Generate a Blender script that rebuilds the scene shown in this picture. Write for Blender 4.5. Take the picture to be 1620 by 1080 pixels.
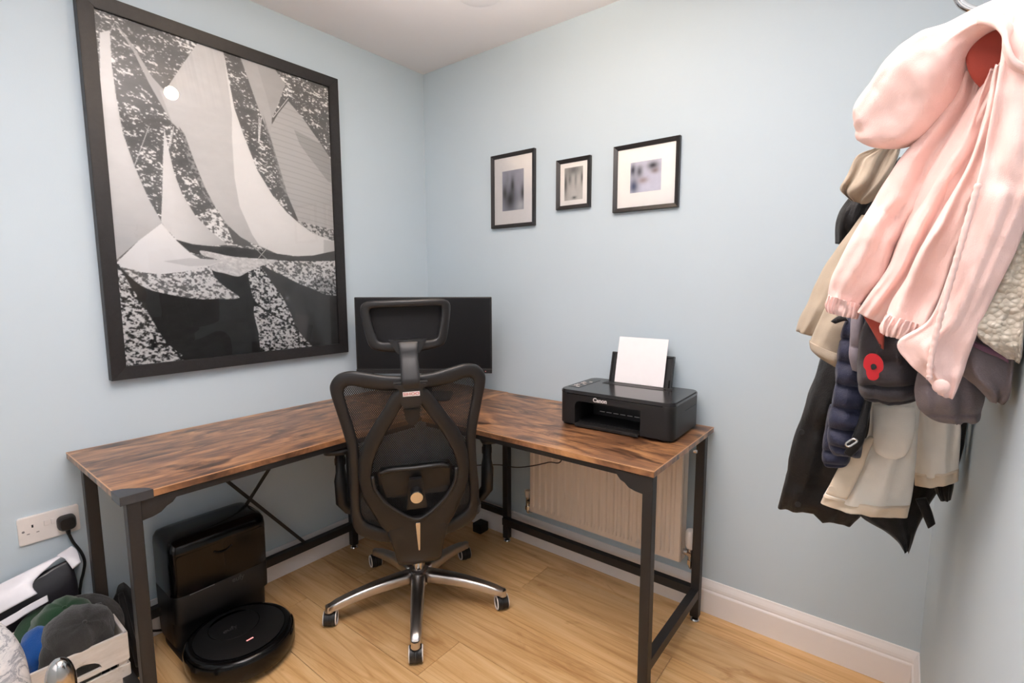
import bpy, bmesh, math, random
import numpy as np
from mathutils import Vector, Matrix, noise
from math import sin, cos, pi, radians, sqrt

random.seed(7); np.random.seed(7)
scene = bpy.context.scene
C = bpy.context.scene.collection
for o in list(bpy.data.objects):
    bpy.data.objects.remove(o)

# ------------------------------------------------------------------ camera
FPX = 794.34                       # focal length in pixels of the 1620 px frame
CAM = Vector((2.1167, -1.9353, 1.2878))
YAW, PITCH, ROLL = radians(38.0974), radians(6.5577), radians(-0.1362)
_fw = Vector((-sin(YAW)*cos(PITCH), cos(YAW)*cos(PITCH), -sin(PITCH)))
_rt0 = Vector((cos(YAW), sin(YAW), 0)); _up0 = _rt0.cross(_fw)
_rt = _rt0*cos(ROLL) + _up0*sin(ROLL); _up = -_rt0*sin(ROLL) + _up0*cos(ROLL)
cd = bpy.data.cameras.new('camera'); cam = bpy.data.objects.new('camera', cd); C.objects.link(cam)
cd.sensor_width = 36; cd.lens = FPX*36/1620; cd.clip_start = 0.02
cam.matrix_world = Matrix(((_rt.x, _up.x, -_fw.x, CAM.x), (_rt.y, _up.y, -_fw.y, CAM.y),
                           (_rt.z, _up.z, -_fw.z, CAM.z), (0, 0, 0, 1)))
scene.camera = cam

# ------------------------------------------------------------------ world, light, exposure
w = bpy.data.worlds.new('world'); scene.world = w; w.use_nodes = True
w.node_tree.nodes['Background'].inputs[0].default_value = (0.75, 0.85, 1, 1)
w.node_tree.nodes['Background'].inputs[1].default_value = 0.3

def lamp(name, kind, loc, energy, color, target=None, **kw):
    d = bpy.data.lights.new(name, kind); d.energy = energy; d.color = color
    for k, v in kw.items(): setattr(d, k, v)
    o = bpy.data.objects.new(name, d); C.objects.link(o); o.location = loc
    if target is not None:
        o.rotation_euler = (Vector(target)-Vector(loc)).to_track_quat('-Z', 'Y').to_euler()
    return o
# the photographer's flash, turned up so that it bounces off the ceiling
lamp('camera_flash', 'SPOT', (1.95, -2.02, 1.50), 740, (1.0, 0.94, 0.925), (1.62, -1.57, 2.4),
     spot_size=radians(80), spot_blend=0.8, shadow_soft_size=0.05)
# soft fill light added behind the camera, placed at an invented window
lamp('rear_fill_light', 'AREA', (1.35, -2.66, 1.45), 5, (1.0, 0.95, 0.93), (1.1, 0, 1.15),
     shape='RECTANGLE', size=1.1, size_y=1.1)
scene.view_settings.view_transform = 'Standard'
scene.view_settings.look = 'None'
scene.view_settings.gamma = 1
scene.view_settings.use_curve_mapping = False
scene.view_settings.exposure = -0.10

# ------------------------------------------------------------------ helpers
def ray(u, v):
    return _fw + _rt*((u-810)/FPX) - _up*((v-540)/FPX)
def at(u, v, axis, val):           # the point of the room seen at a photo pixel on the plane axis=val
    r = ray(u, v); t = (val-CAM[axis])/r[axis]
    return CAM + r*t
def lin(c):
    return tuple(((x/255/12.92) if x/255 <= 0.04045 else ((x/255+0.055)/1.055)**2.4) for x in c)

def tag(o, label=None, cat=None, group=None, kind=None):
    if label: o['label'] = label
    if cat: o['category'] = cat
    if group: o['group'] = group
    if kind: o['kind'] = kind
    return o
def thing(name, label, cat, loc=(0, 0, 0), rz=0, group=None):
    o = bpy.data.objects.new(name, None); C.objects.link(o); o.empty_display_size = .05
    o.location = loc; o.rotation_euler = (0, 0, rz)
    return tag(o, label, cat, group)
def obj(name, bm, mat, parent=None, smooth=False, label=None):
    me = bpy.data.meshes.new(name); bm.to_mesh(me); bm.free()
    return link(name, me, mat, parent, smooth, label)
def link(name, me, mat, parent=None, smooth=False, label=None):
    o = bpy.data.objects.new(name, me); C.objects.link(o)
    if mat is not None and not me.materials: me.materials.append(mat)
    if smooth:
        me.polygons.foreach_set('use_smooth', [True]*len(me.polygons))
        if smooth == 'auto':
            try: me.set_sharp_from_angle(angle=radians(40))
            except Exception: pass
    if parent: o.parent = parent
    if label: o['label'] = label
    return o
def recalc(bm): bmesh.ops.recalc_face_normals(bm, faces=bm.faces[:]); return bm

def box(bm, lo, hi, bev=0, seg=2):
    lo, hi = Vector(lo), Vector(hi)
    g = bmesh.ops.create_cube(bm, size=1, matrix=Matrix.Translation((lo+hi)/2) @ Matrix.Diagonal((*(hi-lo), 1)))
    if bev:
        vs = set(g['verts']); es = [e for e in bm.edges if e.verts[0] in vs and e.verts[1] in vs]
        bmesh.ops.bevel(bm, geom=es, offset=bev, segments=seg, affect='EDGES', profile=.5)
    return bm
def B(lo, hi, bev=0, seg=2): return box(bmesh.new(), lo, hi, bev, seg)
def cyl(bm, p0, p1, r0, r1=None, n=20, cap=True):
    p0, p1 = Vector(p0), Vector(p1); r1 = r0 if r1 is None else r1
    d = (p1-p0).normalized(); a = d.orthogonal().normalized(); b = d.cross(a)
    A = [bm.verts.new(p0+(a*cos(2*pi*i/n)+b*sin(2*pi*i/n))*r0) for i in range(n)]
    Bv = [bm.verts.new(p1+(a*cos(2*pi*i/n)+b*sin(2*pi*i/n))*r1) for i in range(n)]
    for i in range(n): bm.faces.new((A[i], A[(i+1) % n], Bv[(i+1) % n], Bv[i]))
    if cap: bm.faces.new(A[::-1]); bm.faces.new(Bv)
    return bm
def bar(bm, p0, p1, w, h, up=(0, 0, 1)):
    p0, p1 = Vector(p0), Vector(p1); d = (p1-p0).normalized(); s = d.cross(Vector(up)).normalized(); t = s.cross(d)
    vs = []
    for p in (p0, p1):
        for a, b in ((-1, -1), (1, -1), (1, 1), (-1, 1)): vs.append(bm.verts.new(p+s*a*w/2+t*b*h/2))
    for f in ((3, 2, 1, 0), (4, 5, 6, 7), (0, 1, 5, 4), (1, 2, 6, 5), (2, 3, 7, 6), (3, 0, 4, 7)): bm.faces.new([vs[i] for i in f])
    return bm
def crom(pts, n, closed=False):
    pts = [Vector(p) for p in pts]; out = []; m = len(pts)
    for i in range(m if closed else m-1):
        if closed: a, b, c, d = pts[i-1], pts[i], pts[(i+1) % m], pts[(i+2) % m]
        else: a, b, c, d = pts[max(i-1, 0)], pts[i], pts[i+1], pts[min(i+2, m-1)]
        for k in range(n):
            t = k/n
            out.append(.5*((2*b)+(c-a)*t+(2*a-5*b+4*c-d)*t*t+(3*b-a-3*c+d)*t**3))
    if not closed: out.append(pts[-1])
    return out
def rings(bm, loops, closed=False, cap=True):
    R = [[bm.verts.new(p) for p in l] for l in loops]; n = len(R[0])
    for i in range(len(R) if closed else len(R)-1):
        a, b = R[i], R[(i+1) % len(R)]
        for k in range(n): bm.faces.new((a[k], a[(k+1) % n], b[(k+1) % n], b[k]))
    if cap and not closed: bm.faces.new(R[0][::-1]); bm.faces.new(R[-1])
    return bm
def tube(bm, pts, r, n=10, sub=6, closed=False):
    P = crom(pts, sub, closed) if sub > 1 else [Vector(p) for p in pts]
    loops = []; a = None; m = len(P)
    for i, p in enumerate(P):
        d = (P[(i+1) % m if closed else min(i+1, m-1)]-P[i-1 if closed else max(i-1, 0)]).normalized()
        a = d.orthogonal().normalized() if a is None else (a-d*a.dot(d)).normalized()
        b = d.cross(a); rr = r(i/(m-1)) if callable(r) else r
        loops.append([p+(a*cos(2*pi*k/n)+b*sin(2*pi*k/n))*rr for k in range(n)])
    return rings(bm, loops, closed)
def lathe(bm, prof, n=32, centre=(0, 0, 0)):
    c = Vector(centre)
    return rings(bm, [[c+Vector((r*cos(2*pi*k/n), r*sin(2*pi*k/n), z)) for k in range(n)] for r, z in prof])
def prism(bm, poly, h, M=None):    # polygon in xy raised along z, then moved by M
    M = M or Matrix()
    a = [bm.verts.new(M @ Vector((x, y, 0))) for x, y in poly]; b = [bm.verts.new(M @ Vector((x, y, h))) for x, y in poly]
    n = len(poly)
    for i in range(n): bm.faces.new((a[i], a[(i+1) % n], b[(i+1) % n], b[i]))
    bm.faces.new(a[::-1]); bm.faces.new(b)
    return recalc(bm)
def se(a, p): c = cos(a); s = sin(a); return math.copysign(abs(c)**p, c), math.copysign(abs(s)**p, s)
def rrect(w, h, r, n=6):           # rounded rectangle outline, centred
    out = []
    for cx, cy, a0 in ((w/2-r, h/2-r, 0), (-w/2+r, h/2-r, 90), (-w/2+r, -h/2+r, 180), (w/2-r, -h/2+r, 270)):
        for k in range(n+1):
            a = radians(a0+90*k/n); out.append((cx+r*cos(a), cy+r*sin(a)))
    return out
def text(name, s, size, mat, parent, M, ext=.0004, label=None, bold=0):
    cu = bpy.data.curves.new(name, 'FONT'); cu.body = s; cu.size = size; cu.align_x = 'CENTER'; cu.align_y = 'CENTER'; cu.extrude = ext; cu.offset = bold
    t = bpy.data.objects.new(name, cu); C.objects.link(t)
    dg = bpy.context.evaluated_depsgraph_get(); me = bpy.data.meshes.new_from_object(t.evaluated_get(dg))
    bpy.data.objects.remove(t); me.transform(M); me.materials.clear()
    return link(name, me, mat, parent, label=label)
def frame_of(x, y, o):             # matrix with the given x and y axes at o
    x = Vector(x).normalized(); y = Vector(y); y = (y-x*y.dot(x)).normalized(); z = x.cross(y)
    return Matrix(((x.x, y.x, z.x, o[0]), (x.y, y.y, z.y, o[1]), (x.z, y.z, z.z, o[2]), (0, 0, 0, 1)))

# ------------------------------------------------------------------ materials
class NT:
    def __init__(s, name):
        s.m = bpy.data.materials.new(name); s.m.use_nodes = True; s.t = s.m.node_tree
        s.b = s.t.nodes['Principled BSDF']; s.out = s.t.nodes['Material Output']
    def n(s, kind, **kw):
        nd = s.t.nodes.new(kind)
        for k, v in kw.items():
            if k in nd.inputs.keys(): nd.inputs[k].default_value = v
            else: setattr(nd, k, v)
        return nd
    def l(s, a, b): s.t.links.new(a, b)
    def coord(s, scale=(1, 1, 1), which='Object', rnd=0):
        tc = s.n('ShaderNodeTexCoord'); mp = s.n('ShaderNodeMapping'); mp.inputs['Scale'].default_value = scale
        s.l(tc.outputs[which], mp.inputs['Vector'])
        if rnd:
            oi = s.n('ShaderNodeObjectInfo'); mu = s.n('ShaderNodeMath', operation='MULTIPLY'); mu.inputs[1].default_value = rnd
            s.l(oi.outputs['Random'], mu.inputs[0]); cb = s.n('ShaderNodeCombineXYZ')
            for i in range(3): s.l(mu.outputs[0], cb.inputs[i])
            s.l(cb.outputs[0], mp.inputs['Location'])
        return mp.outputs[0]
    def noise(s, vec, scale, detail=4, rough=.55, dist=0):
        nd = s.n('ShaderNodeTexNoise'); nd.inputs['Scale'].default_value = scale; nd.inputs['Detail'].default_value = detail
        nd.inputs['Roughness'].default_value = rough; nd.inputs['Distortion'].default_value = dist
        s.l(vec, nd.inputs['Vector']); return nd.outputs['Fac']
    def ramp(s, fac, stops):
        r = s.n('ShaderNodeValToRGB'); e = r.color_ramp.elements
        while len(e) < len(stops): e.new(.5)
        for k, (p, c) in enumerate(stops):
            e[k].position = p; e[k].color = (*c, 1) if len(c) == 3 else c
        s.l(fac, r.inputs[0]); return r.outputs[0]
    def mix(s, fac, a, b, mode='MIX'):
        m = s.n('ShaderNodeMix', data_type='RGBA', blend_type=mode)
        for sock, v in ((m.inputs[0], fac), (m.inputs[6], a), (m.inputs[7], b)):
            if hasattr(v, 'is_linked') or hasattr(v, 'links'): s.l(v, sock)
            else: sock.default_value = v if not isinstance(v, tuple) else (*v, 1)[:4]
        return m.outputs[2]
    def bump(s, h, strength=.2, dist=.002):
        bp = s.n('ShaderNodeBump'); bp.inputs['Strength'].default_value = strength; bp.inputs['Distance'].default_value = dist
        s.l(h, bp.inputs['Height']); s.l(bp.outputs[0], s.b.inputs['Normal'])
    def set(s, **kw):
        for k, v in kw.items(): s.b.inputs[k].default_value = v
        return s.m
def plain(name, rgb, rough=.5, metal=0, var=.06, scale=30, bump=0, bd=.001, **kw):
    m = NT(name); c = lin(rgb); vec = m.coord()
    f = m.noise(vec, scale, 3)
    col = m.ramp(f, [(.3, tuple(x*(1-var) for x in c)), (.7, tuple(min(1, x*(1+var)) for x in c))])
    m.l(col, m.b.inputs['Base Color'])
    if bump: m.bump(f, bump, bd)
    m.set(Roughness=rough, Metallic=metal)
    for k, v in kw.items(): m.b.inputs[k].default_value = v
    return m.m
def fabric(name, rgb, rough=.8, scale=700, bump=.25, sheen=.2, var=.05, wr=.25, wscale=14):
    m = NT(name); c = lin(rgb); vec = m.coord()
    f = m.noise(vec, wscale, 5); w_ = m.noise(vec, scale, 2)
    col = m.ramp(f, [(.3, tuple(x*(1-var) for x in c)), (.7, tuple(min(1, x*(1+var)) for x in c))])
    m.l(col, m.b.inputs['Base Color'])
    ad = m.n('ShaderNodeMath', operation='MULTIPLY_ADD'); m.l(f, ad.inputs[0]); ad.inputs[1].default_value = wr*10; m.l(w_, ad.inputs[2])
    m.bump(ad.outputs[0], bump, .004)
    m.set(Roughness=rough); m.b.inputs['Sheen Weight'].default_value = sheen; m.b.inputs['Sheen Roughness'].default_value = .5
    m.b.inputs['Specular IOR Level'].default_value = .25
    return m.m
def wood(name, scale, stops, rough, stretch, bump=.1, rnd=0, dist=1.5, fine=60, coat=0, patch=None, rings_=None):
    m = NT(name); v = m.coord(stretch, rnd=rnd)
    f = m.noise(v, scale, 6, .6, dist); g = m.noise(m.coord((stretch[0]*.25, stretch[1]*1.4, stretch[2]), rnd=rnd), fine, 3, .6, .4)
    mx = m.n('ShaderNodeMath', operation='MULTIPLY_ADD'); m.l(g, mx.inputs[0]); mx.inputs[1].default_value = .35
    sb = m.n('ShaderNodeMath', operation='SUBTRACT'); m.l(f, sb.inputs[0]); sb.inputs[1].default_value = .175; m.l(sb.outputs[0], mx.inputs[2])
    col = m.ramp(mx.outputs[0], stops)
    if rings_:
        rn = m.noise(m.coord(rings_[0], rnd=rnd), rings_[1], 2, .45, .5)
        rm = m.n('ShaderNodeMath', operation='MULTIPLY'); m.l(rn, rm.inputs[0]); rm.inputs[1].default_value = rings_[2]
        rs = m.n('ShaderNodeMath', operation='SINE'); m.l(rm.outputs[0], rs.inputs[0])
        rf_ = m.ramp(rs.outputs[0], [(.0, (1, 1, 1)), (.7, (1, 1, 1)), (1.0, rings_[3])])
        col = m.mix(1.0, col, rf_, 'MULTIPLY')
    if patch:
        pf = m.noise(m.coord(patch[0], rnd=rnd), patch[1], 7, .62, .6)
        pm = m.ramp(pf, [(patch[2], (1, 1, 1)), (patch[3], patch[4])])
        col = m.mix(1.0, col, pm, 'MULTIPLY')
    if rnd:
        oi = m.n('ShaderNodeObjectInfo'); tint = m.ramp(oi.outputs['Random'], [(0, (.90, .90, .90)), (1, (1.06, 1.04, 1.0))])
        col = m.mix(1.0, col, tint, 'MULTIPLY')
    m.l(col, m.b.inputs['Base Color']); m.bump(g, bump, .001); m.set(Roughness=rough)
    m.b.inputs['Coat Weight'].default_value = coat; m.b.inputs['Coat Roughness'].default_value = .25
    return m.m

def wallmat(name, rgb):
    m = NT(name); v = m.coord(); c = lin(rgb)
    f = m.noise(v, 1.2, 3); g = m.noise(v, 260, 2)
    col = m.ramp(f, [(.3, tuple(x*.985 for x in c)), (.7, tuple(x*1.015 for x in c))])
    m.l(col, m.b.inputs['Base Color']); m.bump(g, .12, .001); m.set(Roughness=.62)
    m.b.inputs['Specular IOR Level'].default_value = .3
    return m.m
M_wall = wallmat('blue_wall_paint', (195, 209, 218))
M_ceil = wallmat('white_ceiling_paint', (246, 241, 240))
M_trim = plain('white_gloss_trim', (244, 239, 237), .3, var=.02, scale=6)
M_seam = plain('dark_floor_seam', (112, 78, 46), .7)
M_plank = wood('oak_laminate', 2.6, [(.22, lin((184, 138, 88))), (.42, lin((214, 170, 116))), (.58, lin((226, 186, 134))), (.8, lin((236, 202, 154)))], .34,
               (.55, 5.5, 1), bump=.06, rnd=40, dist=1.6, fine=30, patch=((2.2, 6, 1), 2.6, .62, .74, (.72, .60, .48)), rings_=((.30, 5.0, 1), 1.2, 80, (.87, .80, .72)))
def deskwood(name):
    return wood(name, 3.4, [(.25, lin((66, 44, 33))), (.42, lin((112, 77, 54))), (.55, lin((158, 111, 75))), (.72, lin((196, 146, 98)))], .34,
                (1.2, 4.6, 1), bump=.06, dist=1.2, fine=26, coat=.2, patch=((1.7, 5.2, 1), 2.5, .50, .62, (.24, .21, .21)))
M_desk = deskwood('rustic_brown_board')
M_deskedge = plain('pale_board_edge_band', (196, 150, 112), .4, var=.1, scale=40)
M_steel = plain('black_powder_coat', (32, 31, 32), .5, var=.1, scale=120, bump=.05)
M_greysteel = plain('grey_corner_guard', (74, 76, 80), .42, .5)
M_chrome = plain('chrome', (205, 203, 202), .16, 1, var=.02)
M_alu = plain('polished_aluminium', (205, 200, 197), .30, 1, var=.04, scale=14)
M_blackpl = plain('black_plastic', (22, 21, 22), .45, var=.08, scale=300, bump=.06, bd=.0004)
M_greypl = plain('charcoal_plastic', (27, 26, 27), .44, var=.08, scale=260, bump=.08, bd=.0004)
M_gloss = plain('gloss_black_plastic', (8, 8, 9), .16, var=.05, **{'Specular IOR Level': .32})
M_satin = plain('satin_black_plastic', (15, 15, 16), .45, var=.05)
M_screen = plain('matte_black_screen', (10, 10, 13), .42, var=.02, **{'Specular IOR Level': .3})
M_white = plain('white_plastic', (232, 226, 222), .35, var=.02)
M_cream = plain('radiator_enamel', (226, 210, 194), .38, var=.02, scale=8)
M_brass = plain('brass', (176, 140, 96), .3, 1)
M_paper = plain('white_paper', (250, 246, 248), .7, var=.01)
M_red = plain('red_enamel', (190, 12, 26), .35, var=.05)
M_led = NT('red_led'); M_led.b.inputs['Emission Color'].default_value = (1, .03, .06, 1); M_led.b.inputs['Emission Strength'].default_value = .9; M_led = M_led.m
M_text = plain('silver_lettering', (214, 208, 206), .4)
M_faint = plain('faint_lettering', (70, 68, 68), .4)
M_dimtext = plain('grey_lettering', (120, 116, 116), .4)
M_padfab = fabric('black_pad_fabric', (30, 30, 32), .85, 900)

# ------------------------------------------------------------------ the room
W, H, YB = 2.225, 2.398, -2.72
def struct(name, bm, mat, label=None, parent=None):
    o = obj(name, bm, mat, parent); o['kind'] = 'structure'
    if label: o['label'] = label
    return o
struct('wall_left', B((-.10, YB-.1, -.05), (0, .1, H+.1)), M_wall, 'pale blue wall with the large sailing picture')
struct('wall_back', B((0, 0, -.05), (W+.1, .1, H+.1)), M_wall, 'pale blue wall with three small framed photos')
struct('wall_right', B((W, YB-.1, -.05), (W+.1, 0, H+.1)), M_wall, 'pale blue wall behind the hanging coats')
bm = bmesh.new()
box(bm, (0, YB-.1, -.05), (.75, YB, H+.1)); box(bm, (1.95, YB-.1, -.05), (W, YB, H+.1))
box(bm, (.75, YB-.1, -.05), (1.95, YB, .85)); box(bm, (.75, YB-.1, 2.05), (1.95, YB, H+.1))
struct('wall_front', bm, M_wall, 'pale blue wall behind the camera with an added opening for the fill light')  # the opening is made up to go with the fill light
bm = bmesh.new()
for x0, x1, z0, z1 in ((.75, .81, .85, 2.05), (1.89, 1.95, .85, 2.05), (.81, 1.89, .85, .91), (.81, 1.89, 1.99, 2.05), (1.33, 1.37, .91, 1.99)):
    box(bm, (x0, YB-.08, z0), (x1, YB-.02, z1), .004)
struct('added_window', bm, M_trim, 'unseen white window frame added around the fill light')  # invented window, out of view, added as a place for the fill light
struct('ceiling', B((0, YB, H), (W, 0, H+.1)), M_ceil, 'white ceiling')
fl = struct('floor', B((0, YB, -.05), (W, 0, -.010)), M_seam, 'light oak laminate plank floor')
# planks run along the back wall, 0.2 m wide, each its own board
edges = [0.0] + [-.13-.2*k for k in range(13)] + [YB]
joint = {1: .908, 4: .926, 2: .30, 3: 1.55, 5: .25, 6: 1.50, 0: 1.50, 7: .8}
for r in range(len(edges)-1):
    y1, y0 = edges[r], max(edges[r+1], YB)
    if y1-y0 < .02: continue
    j = joint.get(r, random.uniform(.2, 1.2)); xs = sorted({0.0, W, *[x for x in (j-1.26, j, j+1.26) if 0.03 < x < W-.03]})
    for a, b in zip(xs[:-1], xs[1:]):
        bm = bmesh.new(); g = .0007
        L, D_ = (b-a-2*g)/2, (y1-y0-2*g)/2
        box(bm, (-L, -D_, -.008), (L, D_, 0), .0008, 1)
        p = obj('plank', bm, M_plank, fl); p.location = ((a+b)/2, (y0+y1)/2, 0)
# skirting boards with a rounded moulded top
prof = [(0, 0), (.018, 0), (.018, .088), (.0165, .092), (.0125, .095), (.0135, .101), (.0125, .110), (.0095, .118), (.006, .126), (.004, .132), (0, .133)]
def skirting(name, M, length, label):
    bm = bmesh.new()
    rings(bm, [[M @ Vector((x, d, z)) for d, z in prof] for x in (0, length)])
    struct(name, recalc(bm), M_trim, label)
skirting('baseboard_left', Matrix(((0, 1, 0, 0), (-1, 0, 0, 0), (0, 0, 1, 0), (0, 0, 0, 1))), -YB, 'white moulded skirting board under the picture wall')
skirting('baseboard_back', Matrix(((1, 0, 0, 0), (0, -1, 0, 0), (0, 0, 1, 0), (0, 0, 0, 1))), W, 'white moulded skirting board behind the desk')
skirting('baseboard_right', Matrix(((0, -1, 0, W), (-1, 0, 0, 0), (0, 0, 1, 0), (0, 0, 0, 1))), -YB, 'white moulded skirting board under the coats')

# round cover plate on the ceiling and the lamp whose bulb mirrors in the picture glass
bm = bmesh.new(); lathe(bm, [(.003, 0), (.088, 0), (.087, -.0015), (.075, -.004), (.03, -.005), (.003, -.005)], 40)
o = obj('ceiling_cover', recalc(bm), M_ceil, None, 'auto'); o.location = (.735, -.375, H)
tag(o, 'flat round cover plate on the ceiling above the corner', 'cover')
cl = thing('ceiling_lamp', 'small ceiling lamp with one bare warm bulb', 'lamp', (1.143, -.826, H))
bm = bmesh.new(); lathe(bm, [(.003, 0), (.05, 0), (.05, -.012), (.022, -.022), (.018, -.05), (.003, -.051)], 28); obj('ceiling_rose', recalc(bm), M_white, cl, 'auto')
M_bulb = NT('lit_bulb'); M_bulb.b.inputs['Emission Color'].default_value = (1, .74, .45, 1); M_bulb.b.inputs['Emission Strength'].default_value = 230; M_bulb = M_bulb.m
bm = bmesh.new(); bmesh.ops.create_uvsphere(bm, u_segments=20, v_segments=12, radius=.034, matrix=Matrix.Translation((0, 0, -.082))); obj('bulb', bm, M_bulb, cl, True)

# ------------------------------------------------------------------ the corner desk
desk = thing('corner_desk', 'L-shaped corner desk with rustic brown boards on a black steel frame', 'desk')
TZ, TT = .75, .020
def board(name, cx, cy, lx, ly, rz, label):
    bm = B((-lx/2, -ly/2, -TT), (lx/2, ly/2, 0), .0012, 1)
    o = obj(name, bm, M_desk, desk, label=label); o.location = (cx, cy, TZ); o.rotation_euler = (0, 0, rz)
    e = bmesh.new()
    for s in (-1, 1):      # pale edging line along the rims
        box(e, (-lx/2, s*(ly/2-.0006)-.0012, -.0022), (lx/2, s*(ly/2-.0006)+.0012, .0004))
        box(e, (s*(lx/2-.0006)-.0012, -ly/2, -.0022), (s*(lx/2-.0006)+.0012, ly/2, .0004))
    obj('edge_band', e, M_deskedge, o)
    return o
board('left_board', .299, -1.088, 1.002, .568, pi/2, 'board under the sailing picture')
board('corner_board', .299, -.299, .572, .568, pi/2, 'board under the monitor')
board('right_board', 1.083, -.304, .992, .568, 0, 'board under the printer')
LW = .032
def leg(x, y):
    bm = bmesh.new(); box(bm, (x-LW/2, y-LW/2, .018), (x+LW/2, y+LW/2, TZ-TT), .002, 1)
    l = obj('leg', bm, M_steel, desk)
    f = bmesh.new(); lathe(f, [(.003, 0), (.017, 0), (.018, .004), (.015, .009), (.006, .012), (.005, .022)], 18, (x, y, 0))
    obj('levelling_foot', recalc(f), M_chrome, l, 'auto')
XF, XB = .566, .140; YF, YW = -.566, -.085
for p in ((XF, -1.562), (XB, -1.562), (.060, -.575), (1.558, YF), (1.558, YW), (.612, -.060)):
    leg(*p)
def rail(name, p0, p1, h=.034, w_=.028):
    obj(name, bar(bmesh.new(), p0, p1, w_, h), M_steel, desk)
zr = .117
rail('foot_rail', (.612, YW, zr), (1.558, YW, zr)); rail('foot_rail', (1.558, YW-.012, zr), (1.558, YF+.012, zr))
rail('foot_rail', (.060, -.575, zr), (.060, -1.50, zr)); rail('foot_rail', (XB+.012, -1.562, zr), (XF-.012, -1.562, zr))
rail('foot_rail', (.060, -.05, zr+.02), (.60, -.05, zr+.02), .03, .02)
za = TZ-TT-.011
rail('apron_rail', (.60, YF+.004, za), (1.545, YF+.004, za), .022, .02); rail('apron_rail', (.60, YW, za), (1.558, YW, za))
rail('apron_rail', (XF-.004, -.61, za), (XF-.004, -1.55, za), .022, .02); rail('apron_rail', (.060, -.575, za), (.060, -1.5, za))
# crossed tie bars behind the docking station
for p0, p1 in (((.055, -1.29, .72), (.055, -.80, .10)), ((.062, -.80, .72), (.062, -1.29, .13))):
    obj('cross_brace', bar(bmesh.new(), p0, p1, .013, .005, (1, 0, 0)), M_steel, desk)
def gusset(o, d):                  # rounded bracket under the board beside a leg
    poly = [(0, 0), (.088, 0), (.088, .012), (.074, .028), (.060, .034), (.046, .046), (.026, .052), (0, .055)]
    M = frame_of(d, (0, 0, -1), o)
    bm = bmesh.new(); prism(bm, poly, .004, M); obj('gusset', bm, M_steel, desk)
gusset((1.545, YF-.012, TZ-TT-.004), (-1, 0, 0)); gusset((.575, -1.548, TZ-TT-.004), (0, 1, 0))
bm = bmesh.new()                   # grey folded corner guard
M = Matrix.Translation((.5845, -1.5905, TZ+.0008))
prism(bm, [(0, 0), (-.072, 0), (-.066, .022), (-.022, .066), (0, .072)], .0012, M)
box(bm, (.584-.001, -1.5905, TZ-TT-.001), (.5855, -1.5185, TZ+.002)); box(bm, (.5125, -1.5915, TZ-TT-.001), (.5855, -1.5895, TZ+.002))
obj('corner_guard', bm, M_greysteel, desk)
bm = bmesh.new(); cyl(bm, (1.5815, -.25, TZ-.03), (1.592, -.25, TZ-.03), .006, n=12); obj('bolt', bm, M_chrome, desk)

# ------------------------------------------------------------------ radiator
rad = thing('radiator', 'cream panel radiator on the wall under the desk', 'radiator', (0, 0, 0))
x0, x1, z0, z1, yr = .782, 1.497, .216, .655, -.102
nfl = 20; pitch = (x1-x0-.03)/nfl; bm = bmesh.new()
xs = [x0, x0+.004]; 
prof_x = [(x0, .012), (x0+.003, 0), (x0+.013, 0)]
for k in range(nfl):
    a = x0+.015+pitch*k
    prof_x += [(a+pitch*.10, 0), (a+pitch*.22, .009), (a+pitch*.40, .011), (a+pitch*.58, .009), (a+pitch*.72, 0)]
prof_x += [(x1-.013, 0), (x1-.003, 0), (x1, .012)]
rows = [(z0, .0, .010), (z0+.004, 0, 0), (z0+.026, 0, 0), (z0+.040, 1, 0), (z1-.040, 1, 0), (z1-.026, 0, 0), (z1-.004, 0, 0), (z1, 0, .010)]
G = [[bm.verts.new((x, yr+(d if (i in (0, len(prof_x)-1)) else d*f)+e, z)) for i, (x, d) in enumerate(prof_x)] for z, f, e in rows]
for r in range(len(G)-1):
    for i in range(len(prof_x)-1): bm.faces.new((G[r][i], G[r][i+1], G[r+1][i+1], G[r+1][i]))
obj('front_panel', recalc(bm), M_cream, rad, 'auto')
bm = bmesh.new(); box(bm, (x0, yr+.010, z0), (x1, yr+.022, z1), .003); box(bm, (x0+.01, yr+.05, z0+.01), (x1-.01, yr+.062, z1-.01), .003)
box(bm, (x0+.10, yr+.062, z0+.05), (x0+.13, -.001, z1-.05)); box(bm, (x1-.13, yr+.062, z0+.05), (x1-.10, -.001, z1-.05))
box(bm, (x0+.01, yr+.02, z1-.012), (x1-.01, yr+.055, z1-.004)); box(bm, (x0, yr+.012, z0), (x0+.003, yr+.062, z1)); box(bm, (x1-.003, yr+.012, z0), (x1, yr+.062, z1))
obj('rear_panel', bm, M_cream, rad)
def valve(x, s, thermo):
    yv, zv = yr+.036, z0+.035; xv = x+s*(.030 if thermo else .036)
    bm = bmesh.new(); cyl(bm, (x, yv, zv), (x+s*.022, yv, zv), .011, n=16); cyl(bm, (x+s*.018, yv, zv), (x+s*.034, yv, zv), .014, n=6)
    cyl(bm, (xv, yv, zv-.028), (xv, yv, zv+.022), .010, n=16); cyl(bm, (xv, yv, zv-.045), (xv, yv, zv-.026), .013, n=6)
    b = obj('valve_body', bm, M_chrome, rad)
    h = bmesh.new()
    if thermo: lathe(h, [(.003, .022), (.016, .022), (.021, .032), (.022, .085), (.018, .094), (.003, .095)], 20, (xv, yv, zv))
    else: lathe(h, [(.003, .018), (.012, .018), (.013, .024), (.016, .046), (.015, .050), (.003, .051)], 20, (xv, yv, zv))
    obj('valve_cap', recalc(h), M_white if thermo else M_cream, b, 'auto')
    p = bmesh.new(); tube(p, [(xv, yv, zv-.03), (xv, yv, zv-.055), (xv, yv+.02, zv-.066), (xv, -.001, zv-.068)], .0075, 12, 5); obj('pipe', p, M_chrome, rad, True)
valve(x0, -1, False); valve(x1, 1, True)

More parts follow.
